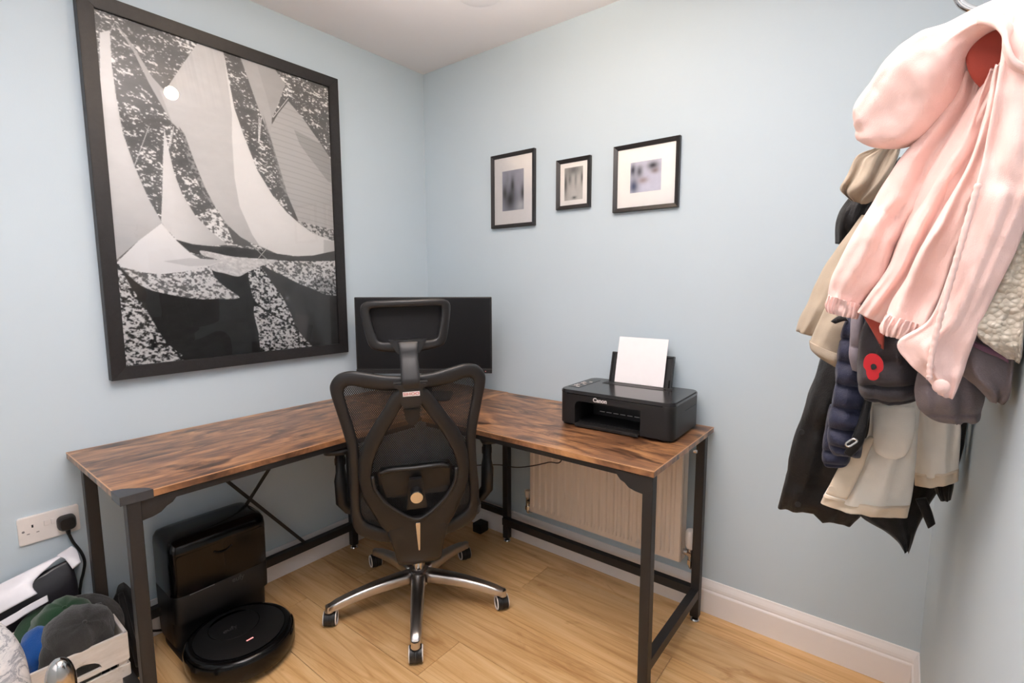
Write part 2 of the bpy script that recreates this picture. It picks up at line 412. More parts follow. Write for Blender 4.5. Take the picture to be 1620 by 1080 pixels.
# ------------------------------------------------------------------ big sailing picture
Y0, Y1, Z0, Z1 = -1.458, -.546, .966, 2.203     # outer frame on the left wall
FWD, PX = .044, .022                             # bar width, print plane
pic = thing('sailing_picture', 'large black framed black-and-white photograph of racing yachts under sail', 'picture', (0, (Y0+Y1)/2, Z0))
def loc(o, p): return tuple(Vector(p)-Vector(o.location))
def frame_bars(parent, M, w_, h, bw, dp, mat, lip=.004):
    # four mitred rails in the plane x (width) y (height), raised along z
    q = [(0, 0), (w_, 0), (w_, h), (0, h)]; i_ = [(bw, bw), (w_-bw, bw), (w_-bw, h-bw), (bw, h-bw)]
    for k in range(4):
        a, b, c, d = q[k], q[(k+1) % 4], i_[(k+1) % 4], i_[k]
        bm = bmesh.new(); lo = [bm.verts.new(M @ Vector((*p, 0))) for p in (a, b, c, d)]
        hi = [bm.verts.new(M @ Vector((*p, dp-(lip if n > 1 else 0)))) for n, p in enumerate((a, b, c, d))]
        for n in range(4): bm.faces.new((lo[n], lo[(n+1) % 4], hi[(n+1) % 4], hi[n]))
        bm.faces.new(lo[::-1]); bm.faces.new(hi); recalc(bm)
        bmesh.ops.bevel(bm, geom=[e for e in bm.edges if all(v in hi for v in e.verts)], offset=.0015, segments=2, affect='EDGES')
        obj('frame_rail', bm, mat, parent)
M_frame = wood('black_stained_frame', 6, [(.3, lin((20, 18, 19))), (.7, lin((34, 31, 32)))], .45, (1, 6, 6), bump=.3, fine=60)
frame_bars(pic, frame_of((0, 1, 0), (0, 0, 1), (0.001, Y0-pic.location.y, 0)), Y1-Y0, Z1-Z0, FWD, .036, M_frame, .003)

# the print: tones worked out on a fine grid of the sheet
def vnoise(X, Y, seed):
    r = np.random.RandomState(seed).rand(256, 256)
    xi, yi = np.floor(X).astype(int), np.floor(Y).astype(int); fx, fy = X-xi, Y-yi
    fx = fx*fx*(3-2*fx); fy = fy*fy*(3-2*fy); g = lambda a, b: r[a % 256, b % 256]
    return (g(xi, yi)*(1-fx)+g(xi+1, yi)*fx)*(1-fy)+(g(xi, yi+1)*(1-fx)+g(xi+1, yi+1)*fx)*fy
def fbm(X, Y, s, oct=3):
    o = 0; a = 1; t = 0
    for k in range(oct): o = o+a*vnoise(X*2**k, Y*2**k, s+k); t += a; a *= .55
    return o/t
def inpoly(X, Y, poly):
    ins = np.zeros(X.shape, bool); n = len(poly)
    for i in range(n):
        x1_, y1_ = poly[i]; x2_, y2_ = poly[(i+1) % n]
        if y1_ == y2_: continue
        c = ((y1_ > Y) != (y2_ > Y)) & (X < (x2_-x1_)*(Y-y1_)/(y2_-y1_)+x1_)
        ins ^= c
    return ins
NX, NY, SS = 380, 520, 2
gy = np.linspace(Y0+FWD-.004, Y1-FWD+.004, NX*SS); gz = np.linspace(Z0+FWD-.004, Z1-FWD+.004, NY*SS)
SY, SZ = np.meshgrid(gy, gz)
yy, zz = (SY-Y0)*100, (SZ-Z0)*100          # centimetres on the sheet
def PP(pts, n=6):                            # outline traced on the sheet, smoothed
    q = [at(u, v, 0, PX) for u, v in pts]
    if n > 1: q = crom(q, n, True)
    return [(p.y, p.z) for p in q]
n1 = fbm(yy*1.25, zz*2.1+.45*yy, 1, 4); n2 = fbm(yy*.25, zz*.45, 11, 3)
spark = np.clip((n1+.55*(n2-.5)-.63)*9, 0, 1)
T = .085+.07*n2+.85*spark                     # open sea, glittering
f1 = fbm(yy*1.1, zz*1.5+.4*yy, 21, 4); f2 = fbm(yy*1.1+9, zz*1.5+5+.4*yy, 31, 4)
foil = np.clip(.46+4.6*(f1-f2)+1.0*(fbm(yy*2.6, zz*2.8, 41, 2)-.5), .02, 1.0)
def paint(pts, val, n=6, soft=1.0):
    global T
    m = inpoly(SY, SZ, PP(pts, n)) if n else inpoly(SY, SZ, [(at(u, v, 0, PX).y, at(u, v, 0, PX).z) for u, v in pts])
    T = np.where(m, T*(1-soft)+soft*val, T)
    return m
low = [(160, 412), (188, 416), (330, 420), (356, 412), (420, 412), (560, 410), (560, 640), (160, 640)]
paint(low, .016+.012*n2, 0)
paint([(391, 416), (430, 412), (545, 410), (545, 590), (491, 552), (466, 512), (449, 474), (432, 450), (413, 423)], .055+.01*n2, 0)  # grey tone includes the glass reflection, painted into the print
foam = np.clip(foil*.9+.12, 0, .92)
paint([(188.5, 418), (221, 430), (252, 434), (290, 430), (329, 421), (339, 437), (355, 453), (379, 470.5), (343, 472.5), (313, 472.5), (266, 465), (233, 456), (209, 440)], foil*.75+.12, 3)
fade = np.clip((fbm(yy*1.1, zz*1.1, 51, 3)-.25)*4, 0, 1)
paint([(184, 424), (209, 457), (227, 496), (252, 537), (292, 571), (190, 592), (180, 500)], foil*.9, 3)
paint([(200, 445), (232, 490), (262, 540), (300, 572), (280, 572), (245, 535), (222, 496)], .02+(foil*.9)*np.clip((f1-.5)*6, 0, 1), 3)
paint([(392, 416), (413, 423), (432, 450), (449, 474), (466, 512), (449, 505), (424, 491), (404, 476), (396, 452)], foil*.85, 3)
paint([(402, 484), (432, 499), (464, 516), (483, 537), (491, 551), (421, 560), (409, 525)], foil*.92, 3)
paint([(415, 412), (470, 410), (540, 412), (540, 462), (513, 463), (488, 454), (468, 446), (449, 436), (426, 425)], foam, 3)
paint([(500, 440), (540, 444), (540, 466), (505, 462)], .05+foil*.5, 3)
# hull in shade, bow wave
paint([(278, 379), (305, 386), (333, 389), (360, 390), (400, 394), (438, 401), (470, 405), (540, 396), (540, 411), (462, 413), (411, 409), (370, 408), (340, 403), (309, 402), (290, 390)], .03+.035*n2+.03*(SY > at(415, 400, 0, PX).y), 3)
paint([(317, 396), (340, 400), (370, 406), (411, 409), (440, 412), (415, 420), (392, 430), (377, 437), (355, 432), (338, 428), (330, 418), (345, 411), (322, 404)], np.clip(.55+.5*(f1-.3), 0, .88), 4)
# rigging between the hulls
paint([(309, 341), (341, 330), (358, 355), (381, 376), (400, 388), (360, 388), (333, 365)], np.clip(.12+.75*foil, 0, .9), 0)
paint([(358, 356), (385, 375), (405, 392), (370, 386)], .12, 0)
# sails, back to front
sh = lambda a, b, cx: a+b*np.clip((SY-at(cx, 200, 0, PX).y)/.3, -1, 1)
m = paint([(378, 85), (432, 106), (451, 133), (440, 166), (430, 187), (429, 222), (411, 178), (391, 121)], .40+.05*n2, 1)
paint([(404, 95), (432, 106), (451, 133), (430, 187), (424, 160)], .34+.05*n2, 1, .8)
paint([(429, 222), (430, 187), (456, 150), (462, 165), (445, 190)], .10, 1)
s6 = [(456, 160), (479, 187), (507, 227), (524, 257), (545, 262), (545, 368), (526, 363), (470, 349), (454, 312), (438, 261), (429, 222), (429, 199), (440, 180)]
stripes = .46-.10*np.clip(1-np.abs(((zz+.12*yy+.0025*(yy-70)**2) % 2.3)-.4)/.28, 0, 1)
m6 = paint(s6, np.clip(stripes+.10*np.clip((1.55-SZ)*2, -.2, 1), 0, 1), 1)
paint([(465, 205), (507, 227), (530, 262), (530, 292), (519, 287), (490, 250), (474, 228)], np.where(stripes > .4, .33, .24), 1)
paint([(470, 349), (527, 363), (527, 381), (495, 369)], np.clip(.10+.5*foil, 0, .6), 1)
paint([(448, 300), (456, 311), (472, 349), (467, 349), (450, 316)], .12, 1)
paint([(416, 180), (430, 224), (456, 312), (449, 310), (424, 224)], .12+.15*foil, 1, .8)
# narrow mast and staysail
paint([(179, 31), (207, 67), (241, 122), (260, 143), (285, 204), (272, 195), (236, 132), (211, 81)], .42, 1)
s4 = [(314, 66), (350, 74), (353, 81), (361, 121), (371, 172), (385, 213), (388, 226), (407, 269), (432, 310), (454, 336), (472, 352), (495, 369), (527, 381), (545, 384), (545, 394), (527, 397), (495, 404), (470, 405), (438, 401), (399, 385), (381, 375), (358, 354), (341, 328), (325, 300), (305, 251), (290, 212), (272, 193), (253, 143), (262, 143), (277, 120)]
crease = .05*(fbm(yy*1.6+zz*.25, zz*.03, 71, 2)-.5)*2*np.clip((SZ-1.9)*5, 0, 1)
paint(s4, .50+.06*n2+crease-.10*np.clip((1.75-SZ)*2.5, 0, 1)*np.clip((SY+1.05)*6, -.4, 1), 1)
paint([(354, 84), (361, 121), (371, 172), (385, 213), (407, 269), (432, 310), (454, 336), (472, 352), (495, 369), (527, 381), (545, 384), (545, 394), (527, 397), (495, 404), (470, 405), (438, 401), (410, 388), (399, 371), (379, 326), (371, 281), (367, 220), (367, 180)], .70+.03*n2, 1)
paint([(512, 379), (545, 384), (545, 394), (512, 400)], .55, 1)
paint([(283, 200), (292, 212), (306, 251), (326, 300), (342, 330), (338, 330), (318, 300), (298, 255)], .10+.2*foil, 1)
s3 = [(260, 203), (267, 237), (276, 275), (288, 306), (309, 341), (333, 365), (360, 387), (333, 389), (305, 386), (280, 379), (264, 363), (255, 351), (257, 302), (258, 251)]
paint(s3, .66+.04*n2-.18*np.clip((SY-at(275, 350, 0, PX).y)*6, 0, 1), 1)
s1 = [(158, 52), (174, 48), (177, 102), (184, 153), (195, 212), (213, 263), (236, 316), (257, 353), (219, 381), (180, 415), (160, 380)]
paint(s1, .62+.05*n2-.16*np.clip((1.75-SZ)*3, 0, 1), 1)
s2 = [(256, 353), (264, 363), (280, 381), (301, 400), (319, 410), (357, 412), (329, 421), (290, 430), (252, 434), (221, 430), (184, 416), (219, 381)]
paint(s2, .80+.02*n2, 1)
paint([(258, 413), (300, 408), (357, 411.5), (329, 420), (300, 421)], .62, 1)
for a, b, v in (((236, 200), (213, 262), .55), ((272, 205), (266, 236), .85), ((275, 200), (269, 232), .7), ((410, 185), (409, 226), .85), ((413, 186), (410, 224), .8), ((175, 50), (181, 37), .5), ((456, 155), (432, 186), .7), ((409, 408), (424, 390), .6), ((396, 385), (424, 412), .45)):
    d = 1.0
    paint([(a[0]-d*.6, a[1]), (a[0]+d*.6, a[1]), (b[0]+d*.6, b[1]), (b[0]-d*.6, b[1])], v, 0)
T = T.reshape(NY, SS, NX, SS).mean((1, 3))
def gridprint(name, P00, ex, ey, tones, mat, parent, nx, ny):
    P00, ex, ey = np.array(P00), np.array(ex), np.array(ey)
    U, V = np.meshgrid(np.linspace(0, 1, nx), np.linspace(0, 1, ny))
    co = P00+U[..., None]*ex+V[..., None]*ey
    me = bpy.data.meshes.new(name); idx = np.arange(nx*ny).reshape(ny, nx)
    q = np.stack([idx[:-1, :-1], idx[:-1, 1:], idx[1:, 1:], idx[1:, :-1]], -1).reshape(-1, 4)
    me.vertices.add(nx*ny); me.vertices.foreach_set('co', co.reshape(-1).astype(np.float32))
    me.loops.add(q.size); me.loops.foreach_set('vertex_index', q.reshape(-1).astype(np.int32))
    me.polygons.add(len(q)); me.polygons.foreach_set('loop_start', np.arange(0, q.size, 4, dtype=np.int32)); 
    me.update(calc_edges=True); me.validate()
    a = me.attributes.new('tone', 'FLOAT_COLOR', 'POINT')
    col = np.ones((nx*ny, 4), np.float32); col[:, :3] = tones.reshape(nx*ny, -1)
    a.data.foreach_set('color', col.reshape(-1))
    return link(name, me, mat, parent)
m = NT('printed_sheet'); an = m.n('ShaderNodeAttribute'); an.attribute_name = 'tone'; m.l(an.outputs['Color'], m.b.inputs['Base Color']); m.set(Roughness=.65); m.b.inputs['Specular IOR Level'].default_value = .2
M_print = m.m
T = np.clip(T**.92*1.18, 0, .95)
tint = np.stack([T*1.0, T*.985, T*.98], -1)
gridprint('print', (PX, Y0+FWD-.004-pic.location.y, FWD-.004), (0, Y1-Y0-2*FWD+.008, 0), (0, 0, Z1-Z0-2*FWD+.008), tint, M_print, pic, NX, NY)
m = NT('picture_glass'); tr = m.n('ShaderNodeBsdfTransparent'); gl = m.n('ShaderNodeBsdfGlossy'); gl.inputs['Roughness'].default_value = .0
fr = m.n('ShaderNodeFresnel'); fr.inputs['IOR'].default_value = 1.5; mxs = m.n('ShaderNodeMixShader')
m.l(fr.outputs[0], mxs.inputs[0]); m.l(tr.outputs[0], mxs.inputs[1]); m.l(gl.outputs[0], mxs.inputs[2]); m.l(mxs.outputs[0], m.out.inputs[0])
M_glass = m.m
def pane(name, poly4, parent):
    bm = bmesh.new(); bm.faces.new([bm.verts.new(p) for p in poly4]); return obj(name, bm, M_glass, parent)
gy0, gy1 = Y0+FWD-.003-pic.location.y, Y1-FWD+.003-pic.location.y
pane('glass_pane', [(PX+.004, gy0, FWD-.003), (PX+.004, gy1, FWD-.003), (PX+.004, gy1, Z1-Z0-FWD+.003), (PX+.004, gy0, Z1-Z0-FWD+.003)], pic)
obj('backing_board', B((.001, gy0, FWD-.003), (PX-.004, gy1, Z1-Z0-FWD+.003)), M_steel, pic)

# ------------------------------------------------------------------ three small photo frames
def small_frame(x0, x1, z0, z1, pw, ph, blobs, base, label):
    f = thing('photo_frame', label, 'picture frame', ((x0+x1)/2, 0, z0), 0, 'small photo frames on the back wall')
    w_, h = x1-x0, z1-z0; bw = .0165
    frame_bars(f, frame_of((1, 0, 0), (0, 0, 1), (-w_/2, -.001, 0)), w_, h, bw, .018, M_smallframe, .007)
    obj('mount', B((-w_/2+bw-.002, -.008, bw-.002), (w_/2-bw+.002, -.0015, h-bw+.002)), M_mount, f)
    n = 40; U, V = np.meshgrid(np.linspace(0, 1, n), np.linspace(0, 1, n)); t = np.ones((n, n, 3))*np.array(base)
    for bx, by, sx, sy, col in blobs:
        g = np.exp(-((U-bx)/sx)**2-((V-by)/sy)**2)[..., None]; t = t*(1-g)+g*np.array(col)
    t = np.clip(t*(.93+.14*fbm(U*7, V*7, 61, 2)[..., None]), 0, 1)
    gridprint('photograph', (-pw/2, -.0085, h/2-ph/2), (pw, 0, 0), (0, 0, ph), t, M_print, f, n, n)
    pane('glass_pane', [(-w_/2+bw, -.0105, bw), (w_/2-bw, -.0105, bw), (w_/2-bw, -.0105, h-bw), (-w_/2+bw, -.0105, h-bw)], f)
M_smallframe = plain('black_lacquer_frame', (36, 33, 34), .35, var=.1, scale=200)
M_mount = plain('cream_card_mount', (252, 248, 245), .8, var=.01)
g_ = lambda v, b=0: (v, v, v+b)
small_frame(.484, .743, 1.556, 1.899, .128, .185, [(.38, .28, .26, .28, g_(.07)), (.48, .62, .09, .22, g_(.10)), (.12, .45, .12, .2, g_(.12)), (.95, .40, .10, .22, g_(.12)), (.25, .75, .08, .2, g_(.35, .04)), (.85, .1, .16, .13, g_(.62))], (.46, .46, .53), 'tall small black frame left of the other two, with a blurred grey photo')
small_frame(.862, 1.031, 1.612, 1.824, .092, .138, [(.5, .92, .4, .16, g_(.20)), (.06, .5, .10, .35, g_(.14)), (.96, .65, .07, .2, g_(.12)), (.30, .65, .1, .2, g_(.24)), (.62, .65, .06, .25, g_(.30)), (.55, .07, .12, .04, g_(.08))], (.60, .58, .56), 'smallest black frame, between the other two, with a pale grey photo')
small_frame(1.139, 1.411, 1.576, 1.837, .128, .118, [(.08, .75, .09, .2, (.06, .06, .08)), (.30, .68, .11, .2, (.14, .14, .16)), (.73, .82, .17, .12, (.06, .06, .07)), (.80, .65, .13, .10, (.32, .26, .27)), (.12, .22, .15, .25, (.09, .11, .19)), (.42, .38, .16, .10, (.42, .34, .36))], (.66, .66, .76), 'square black frame with two blurred figures in its photo, nearest the coats')

# ------------------------------------------------------------------ monitor
mon = thing('computer_monitor', 'flat black computer monitor standing in the desk corner', 'monitor', (.372, -.372, TZ), radians(38.1))
MW, MZ0, MZ1 = .630, .128, .478
obj('housing', B((-MW/2, 0.001, MZ0), (MW/2, .022, MZ1), .003), M_satin, mon)
obj('screen', B((-MW/2+.007, -.0012, MZ0+.022), (MW/2-.007, .002, MZ1-.007)), M_screen, mon)
obj('chin', B((-MW/2, -.0045, MZ0-.004), (MW/2, .004, MZ0+.016), .001), M_blackpl, mon)
obj('power_light', B((MW/2-.031, -.0052, MZ0+.004), (MW/2-.028, -.004, MZ0+.007)), M_led, mon)
obj('rear_housing', B((-.16, .02, MZ0+.05), (.16, .05, MZ1-.06), .012), M_satin, mon)
bm = B((-.025, .05, .008), (.025, .066, .33), .004); obj('stand_neck', bm, M_satin, mon)
bm = bmesh.new(); prism(bm, rrect(.24, .18, .03), .010, Matrix.Translation((0, .05, .001))); obj('stand_base', bm, M_satin, mon)

# ------------------------------------------------------------------ printer and its sheet
pr = thing('printer', 'black inkjet printer standing on the right end of the desk', 'printer', (1.306, -.182, TZ), radians(1.2))
PWd, PD, PH = .446, .285, .136
def outline(w_, d, r): return rrect(w_, d, r, 6)
bm = bmesh.new()                   # body: rounded shell with the paper bay cut out of the front
bx0, bx1, bz0, bz1, bd = -.152, .108, .018, .098, .15
prism(bm, outline(PWd, PD, .035), .026, Matrix.Translation((0, 0, PH-.036)))                     # above the bay
lft = [(x, y) for x, y in outline(PWd, PD, .035) if x < bx0] ; 
prism(bm, [(bx0, PD/2)]+lft+[(bx0, -PD/2)], PH-.034-.012, Matrix.Translation((0, 0, .010)))
rgt = [(x, y) for x, y in outline(PWd, PD, .035) if x > bx1]
rr_ = sorted(rgt, key=lambda p: math.atan2(p[1], p[0]-bx1))
prism(bm, [(bx1, -PD/2)]+rr_+[(bx1, PD/2)], PH-.034-.012, Matrix.Translation((0, 0, .010)))
box(bm, (bx0, -PD/2+bd, .010), (bx1, PD/2, PH-.034))
body = obj('body', recalc(bm), M_blackpl, pr, 'auto')
for s in (bx0, bx1):               # rounded shoulders of the bay
    bm = bmesh.new(); sg = 1 if s == bx0 else -1
    prism(bm, [(0, 0), (.018, 0), (.0125, -.0012), (.007, -.0045), (.003, -.010), (0, -.018)] if sg > 0 else [(0, 0), (0, -.018), (-.003, -.010), (-.007, -.0045), (-.0125, -.0012), (-.018, 0)],
          .15, Matrix.Translation((s, -PD/2+.0005, PH-.036)) @ Matrix.Rotation(radians(90), 4, 'X') @ Matrix.Scale(-1, 4, (0, 0, 1)))
    obj('bay_corner', bm, M_blackpl, body)
obj('bay_lining', B((bx0+.001, -PD/2+.03, bz0-.006), (bx1-.001, -PD/2+.145, bz0)), M_satin, body)
bm = bmesh.new(); prism(bm, outline(PWd+.002, PD+.002, .036), .012, Matrix.Translation((0, 0, PH-.010)))
bmesh.ops.bevel(bm, geom=[e for e in bm.edges if all(v.co.z > PH for v in e.verts)], offset=.004, segments=2, affect='EDGES')
lid = obj('scanner_lid', bm, M_lid if 'M_lid' in globals() else plain('printer_lid', (44, 43, 45), .2, var=.04, scale=300), pr, 'auto')
obj('lid_groove', B((-PWd/2+.037, -PD/2-.0005, PH-.0125), (PWd/2-.037, -PD/2+.004, PH-.010)), M_gloss, lid)
obj('feed_cover', B((-.135, PD/2-.095, PH+.0015), (.140, PD/2-.045, PH+.0035), .001), M_greypl, lid)
for x in (-.115, .118): obj('cover_stud', cyl(bmesh.new(), (x, PD/2-.085, PH+.003), (x, PD/2-.085, PH+.0045), .005, n=12), M_gloss, lid)
obj('button_panel', B((-PWd/2+.010, -PD/2+.055, PH+.0016), (-PWd/2+.058, PD/2-.05, PH+.0028), .0008), M_gloss, lid)
k = 0
for j in range(7):
    for i in range(2):
        if (i, j) in ((1, 2), (0, 6), (1, 5)): continue
        obj('button', B((-PWd/2+.018+i*.019, -PD/2+.066+j*.018, PH+.0026), (-PWd/2+.031+i*.019, -PD/2+.075+j*.018, PH+.0036)), M_dimtext if (i+2*j) % 3 == 0 else M_text, lid)
tray = obj('output_tray', B((bx0+.004, -PD/2-.004, .010), (bx1-.004, -PD/2+.125, .016), .002), M_greypl, pr)
obj('tray_lip', B((bx0+.004, -PD/2-.008, .004), (bx1-.004, -PD/2-.001, .017), .002), M_blackpl, tray)
obj('tray_catch', B((-.028, -PD/2-.0095, .012), (-.018, -PD/2-.001, .021), .002), M_blackpl, tray)
for i in range(8): obj('roller_rib', B((bx0+.035+i*.029, -PD/2+.138, .034), (bx0+.056+i*.029, -PD/2+.1405, .0362)), M_text, pr)
for x, y in ((-.19, -.11), (.19, -.11), (-.19, .11), (.19, .11)): obj('rubber_foot', B((x-.02, y-.015, .0006), (x+.02, y+.015, .012), .002), M_satin, pr)
text('maker_lettering', 'Canon', .021, M_text, pr, frame_of((1, 0, 0), (0, 0, 1), (-.048, -PD/2-.0003, PH-.024)), bold=.0006)
obj('side_seam', B((PWd/2-.0005, -.02, PH-.045), (PWd/2+.0006, .10, PH-.0435)), M_gloss, pr)
tl = radians(14)                   # rear paper support, leaning back
def tilt(o, x0_, x1_, y0_, y1_, z0_, z1_, bev, mat, name, par):
    bm = B((x0_, y0_, z0_), (x1_, y1_, z1_), bev); bmesh.ops.transform(bm, matrix=Matrix.Translation((0, PD/2-.048, PH)) @ Matrix.Rotation(-tl, 4, 'X'), verts=bm.verts)
    return obj(name, bm, mat, par)
sup = tilt(pr, -.128, .128, .006, .012, -.01, .125, .0025, M_greypl, 'paper_support', pr)
for s in (-1, 1): tilt(pr, s*.126-.003, s*.126+.003, -.001, .014, -.005, .126, .001, M_blackpl, 'support_edge', sup)
tilt(pr, -.128, .128, -.001, .014, .120, .127, .001, M_blackpl, 'support_top', sup)
for s in (-1, 1): tilt(pr, s*.112-.008, s*.112+.008, -.004, .008, .0, .034, .002, M_blackpl, 'paper_guide', sup)
sheet = thing('paper_sheet', 'white sheet of paper standing in the printer feed', 'paper', pr.location, pr.rotation_euler.z)
bm = bmesh.new(); n = 8
rows_ = []
for k in range(n+1):
    t = k/n; z = .004+.186*t; yb = -.0060-.003*sin(t*2.2)
    rows_.append((z, yb))
Mx = Matrix.Translation((0, PD/2-.048, PH)) @ Matrix.Rotation(-tl, 4, 'X')
rings(bm, [[Mx @ Vector((-.1015, yb, z)), Mx @ Vector((.1015, yb, z)), Mx @ Vector((.1015, yb+.0012, z)), Mx @ Vector((-.1015, yb+.0012, z))] for z, yb in rows_])
obj('sheet', recalc(bm), M_paper, sheet)

# ------------------------------------------------------------------ office chair
CH = (.633, -.660, 0); CRZ = radians(51)
chair = thing('office_chair', 'black mesh office chair with headrest on a polished five-star base, pushed to the desk', 'chair', CH, CRZ)
# five-star base: each leg and each caster on its own
def caster(a, spin):
    c, s = cos(a), sin(a); px, py = .346*c, .346*s
    hood = bmesh.new(); cyl(hood, (px, py, .050), (px, py, .078), .007, n=14)
    ax = Vector((cos(spin), sin(spin), 0)); tr_ = Vector((-sin(spin), cos(spin), 0)); o_ = Vector((px, py, .029))+tr_*.012
    cyl(hood, o_-ax*.0045, o_+ax*.0045, .030, n=24)
    h = obj('caster', hood, M_blackpl, chair, 'auto')
    for sg in (-1, 1):
        w_ = bmesh.new(); cyl(w_, o_+ax*sg*.005, o_+ax*sg*.021, .0285, n=32); obj('wheel', w_, M_greypl, h, 'auto')
        rg = bmesh.new(); b_ = ax.cross(Vector((0, 0, 1)))
        tube(rg, [o_+ax*sg*.0215+(b_*cos(2*pi*k/24)+Vector((0, 0, 1))*sin(2*pi*k/24))*.0245 for k in range(24)], .0034, 8, 1, True)
        obj('wheel_rim', recalc(rg), M_white, h, True)
for k, spin in enumerate((.85, 1.0, 1.15, 1.2, .8)):
    a = radians(-43.5+72*k)-CRZ; c, s = cos(a), sin(a); loops = []
    for t in np.linspace(0, 1, 12):
        r = .03+.320*t; zc = .118-.040*t**2.2-.004*t; hw = .029-.010*t; hh = .025-.008*t
        if t > .97: hw *= .8; hh *= .8
        loops.append([Vector((r*c-x*s, r*s+x*c, zc+z)) for x, z in [(hw*p, hh*q) for p, q in [se(2*pi*i/18, .62) for i in range(18)]]])
    lg = obj('base_leg', recalc(rings(bmesh.new(), loops)), M_alu, chair, True)
    cu = bmesh.new(); cyl(cu, (.346*c, .346*s, .063), (.346*c, .346*s, .086), .0165, .0145, n=18); obj('leg_socket', cu, M_alu, lg, 'auto')
    caster(a, spin-CRZ)
bm = bmesh.new(); lathe(bm, [(.004, .085), (.040, .085), (.046, .095), (.046, .125), (.040, .140), (.032, .146), (.004, .147)], 32); obj('base_hub', recalc(bm), M_alu, chair, 'auto')
bm = bmesh.new(); lathe(bm, [(.004, .140), (.025, .140), (.025, .235), (.004, .235)], 28); obj('gas_lift', recalc(bm), M_chrome, chair, 'auto')
obj('tilt_mechanism', B((-.07, -.14, .345), (.07, .12, .40), .012), M_satin, chair)
bm = bmesh.new(); lathe(bm, [(.004, .23), (.017, .23), (.017, .35), (.004, .35)], 20); obj('gas_piston', recalc(bm), M_satin, chair, 'auto')
bm = bmesh.new(); prism(bm, rrect(.48, .46, .09, 8), .07, Matrix.Translation((0, .04, .40)))
bmesh.ops.bevel(bm, geom=[e for e in bm.edges if abs(e.verts[0].co.z-e.verts[1].co.z) < .001], offset=.022, segments=4, affect='EDGES')
obj('seat', bm, M_padfab, chair, 'auto')
RO = radians(1.6); PIV = .42; XO = -.006
def rl(x, y, z):                   # the back leans a touch to one side
    return Vector((XO+x*cos(RO)-(z-PIV)*sin(RO), y, PIV+x*sin(RO)+(z-PIV)*cos(RO)))
def yb_(x, z): return -.245-.17*(z-.45)+.55*x*x
def ring_band(outer, inner, yo, th, n=6, m=14, p=.7, mirror=True):
    if mirror:
        outer = outer+[(-x, z) for x, z in outer[::-1] if x > 1e-4]; inner = inner+[(-x, z) for x, z in inner[::-1] if x > 1e-4]
    O = crom([(x, 0, z) for x, z in outer], n, True); I = crom([(x, 0, z) for x, z in inner], n, True); loops = []
    for a, b in zip(O, I):
        c = (a+b)/2; d = (a-b)/2; l = []
        for k in range(m):
            s1, s2 = se(2*pi*k/m, p); q = c+d*s1
            l.append(rl(q.x, yo(q.x, q.z)+th/2*s2, q.z))
        loops.append(l)
    return recalc(rings(bmesh.new(), loops, True))
fo = [(0, .998), (.07, 1.002), (.13, 1.014), (.18, 1.022), (.222, 1.012), (.247, .982), (.250, .95), (.238, .89), (.224, .82), (.213, .75), (.216, .65), (.222, .56), (.222, .49), (.207, .437), (.16, .408), (.09, .392), (0, .388)]
fi = [(0, .950), (.07, .950), (.13, .960), (.175, .972), (.198, .970), (.208, .955), (.206, .93), (.195, .87), (.183, .81), (.176, .75), (.180, .65), (.187, .57), (.187, .515), (.172, .477), (.13, .452), (.075, .436), (0, .432)]
obj('back_frame', ring_band(fo, fi, yb_, .030), M_greypl, chair, True)
# mesh fabric stretched over the frame, slightly hollow
bm = bmesh.new(); cen = bm.verts.new(rl(0, yb_(0, .7)+.02, .7))
lo_ = fi+[(-x, z) for x, z in fi[::-1] if x > 1e-4]
ring0 = crom([(x, 0, z) for x, z in lo_], 3, True); prev = None
for f in (.25, .5, .75, 1.02):
    cur = [bm.verts.new(rl(q.x*f, yb_(q.x*f, .7+(q.z-.7)*f)+.02*(1-f*f)+.008, .7+(q.z-.7)*f)) for q in ring0]
    for k in range(len(cur)):
        k2 = (k+1) % len(cur)
        if prev: bm.faces.new((prev[k], prev[k2], cur[k2], cur[k]))
        else: bm.faces.new((cen, cur[k2], cur[k]))
    prev = cur
m = NT('chair_mesh_fabric'); v = m.coord((1, 1, 1)); sx = m.n('ShaderNodeSeparateXYZ'); m.l(v, sx.inputs[0])
def sinw(a, b, fa, fb):
    ad = m.n('ShaderNodeMath', operation='MULTIPLY'); m.l(a, ad.inputs[0]); ad.inputs[1].default_value = fa
    ae = m.n('ShaderNodeMath', operation='MULTIPLY_ADD'); m.l(b, ae.inputs[0]); ae.inputs[1].default_value = fb; m.l(ad.outputs[0], ae.inputs[2])
    sn = m.n('ShaderNodeMath', operation='SINE'); m.l(ae.outputs[0], sn.inputs[0]); return sn.outputs[0]
s1 = sinw(sx.outputs[0], sx.outputs[2], 1050, 660); s2 = sinw(sx.outputs[0], sx.outputs[2], -1050, 660)
mu = m.n('ShaderNodeMath', operation='ADD'); m.l(s1, mu.inputs[0]); m.l(s2, mu.inputs[1])
gt = m.n('ShaderNodeMath', operation='GREATER_THAN'); m.l(mu.outputs[0], gt.inputs[0]); gt.inputs[1].default_value = .72
tr = m.n('ShaderNodeBsdfTransparent'); mxs = m.n('ShaderNodeMixShader'); m.l(gt.outputs[0], mxs.inputs[0]); m.l(m.b.outputs[0], mxs.inputs[1]); m.l(tr.outputs[0], mxs.inputs[2]); m.l(mxs.outputs[0], m.out.inputs[0])
m.b.inputs['Base Color'].default_value = (*lin((34, 33, 34)), 1); m.set(Roughness=.6)
obj('back_mesh', recalc(bm), m.m, chair, True)
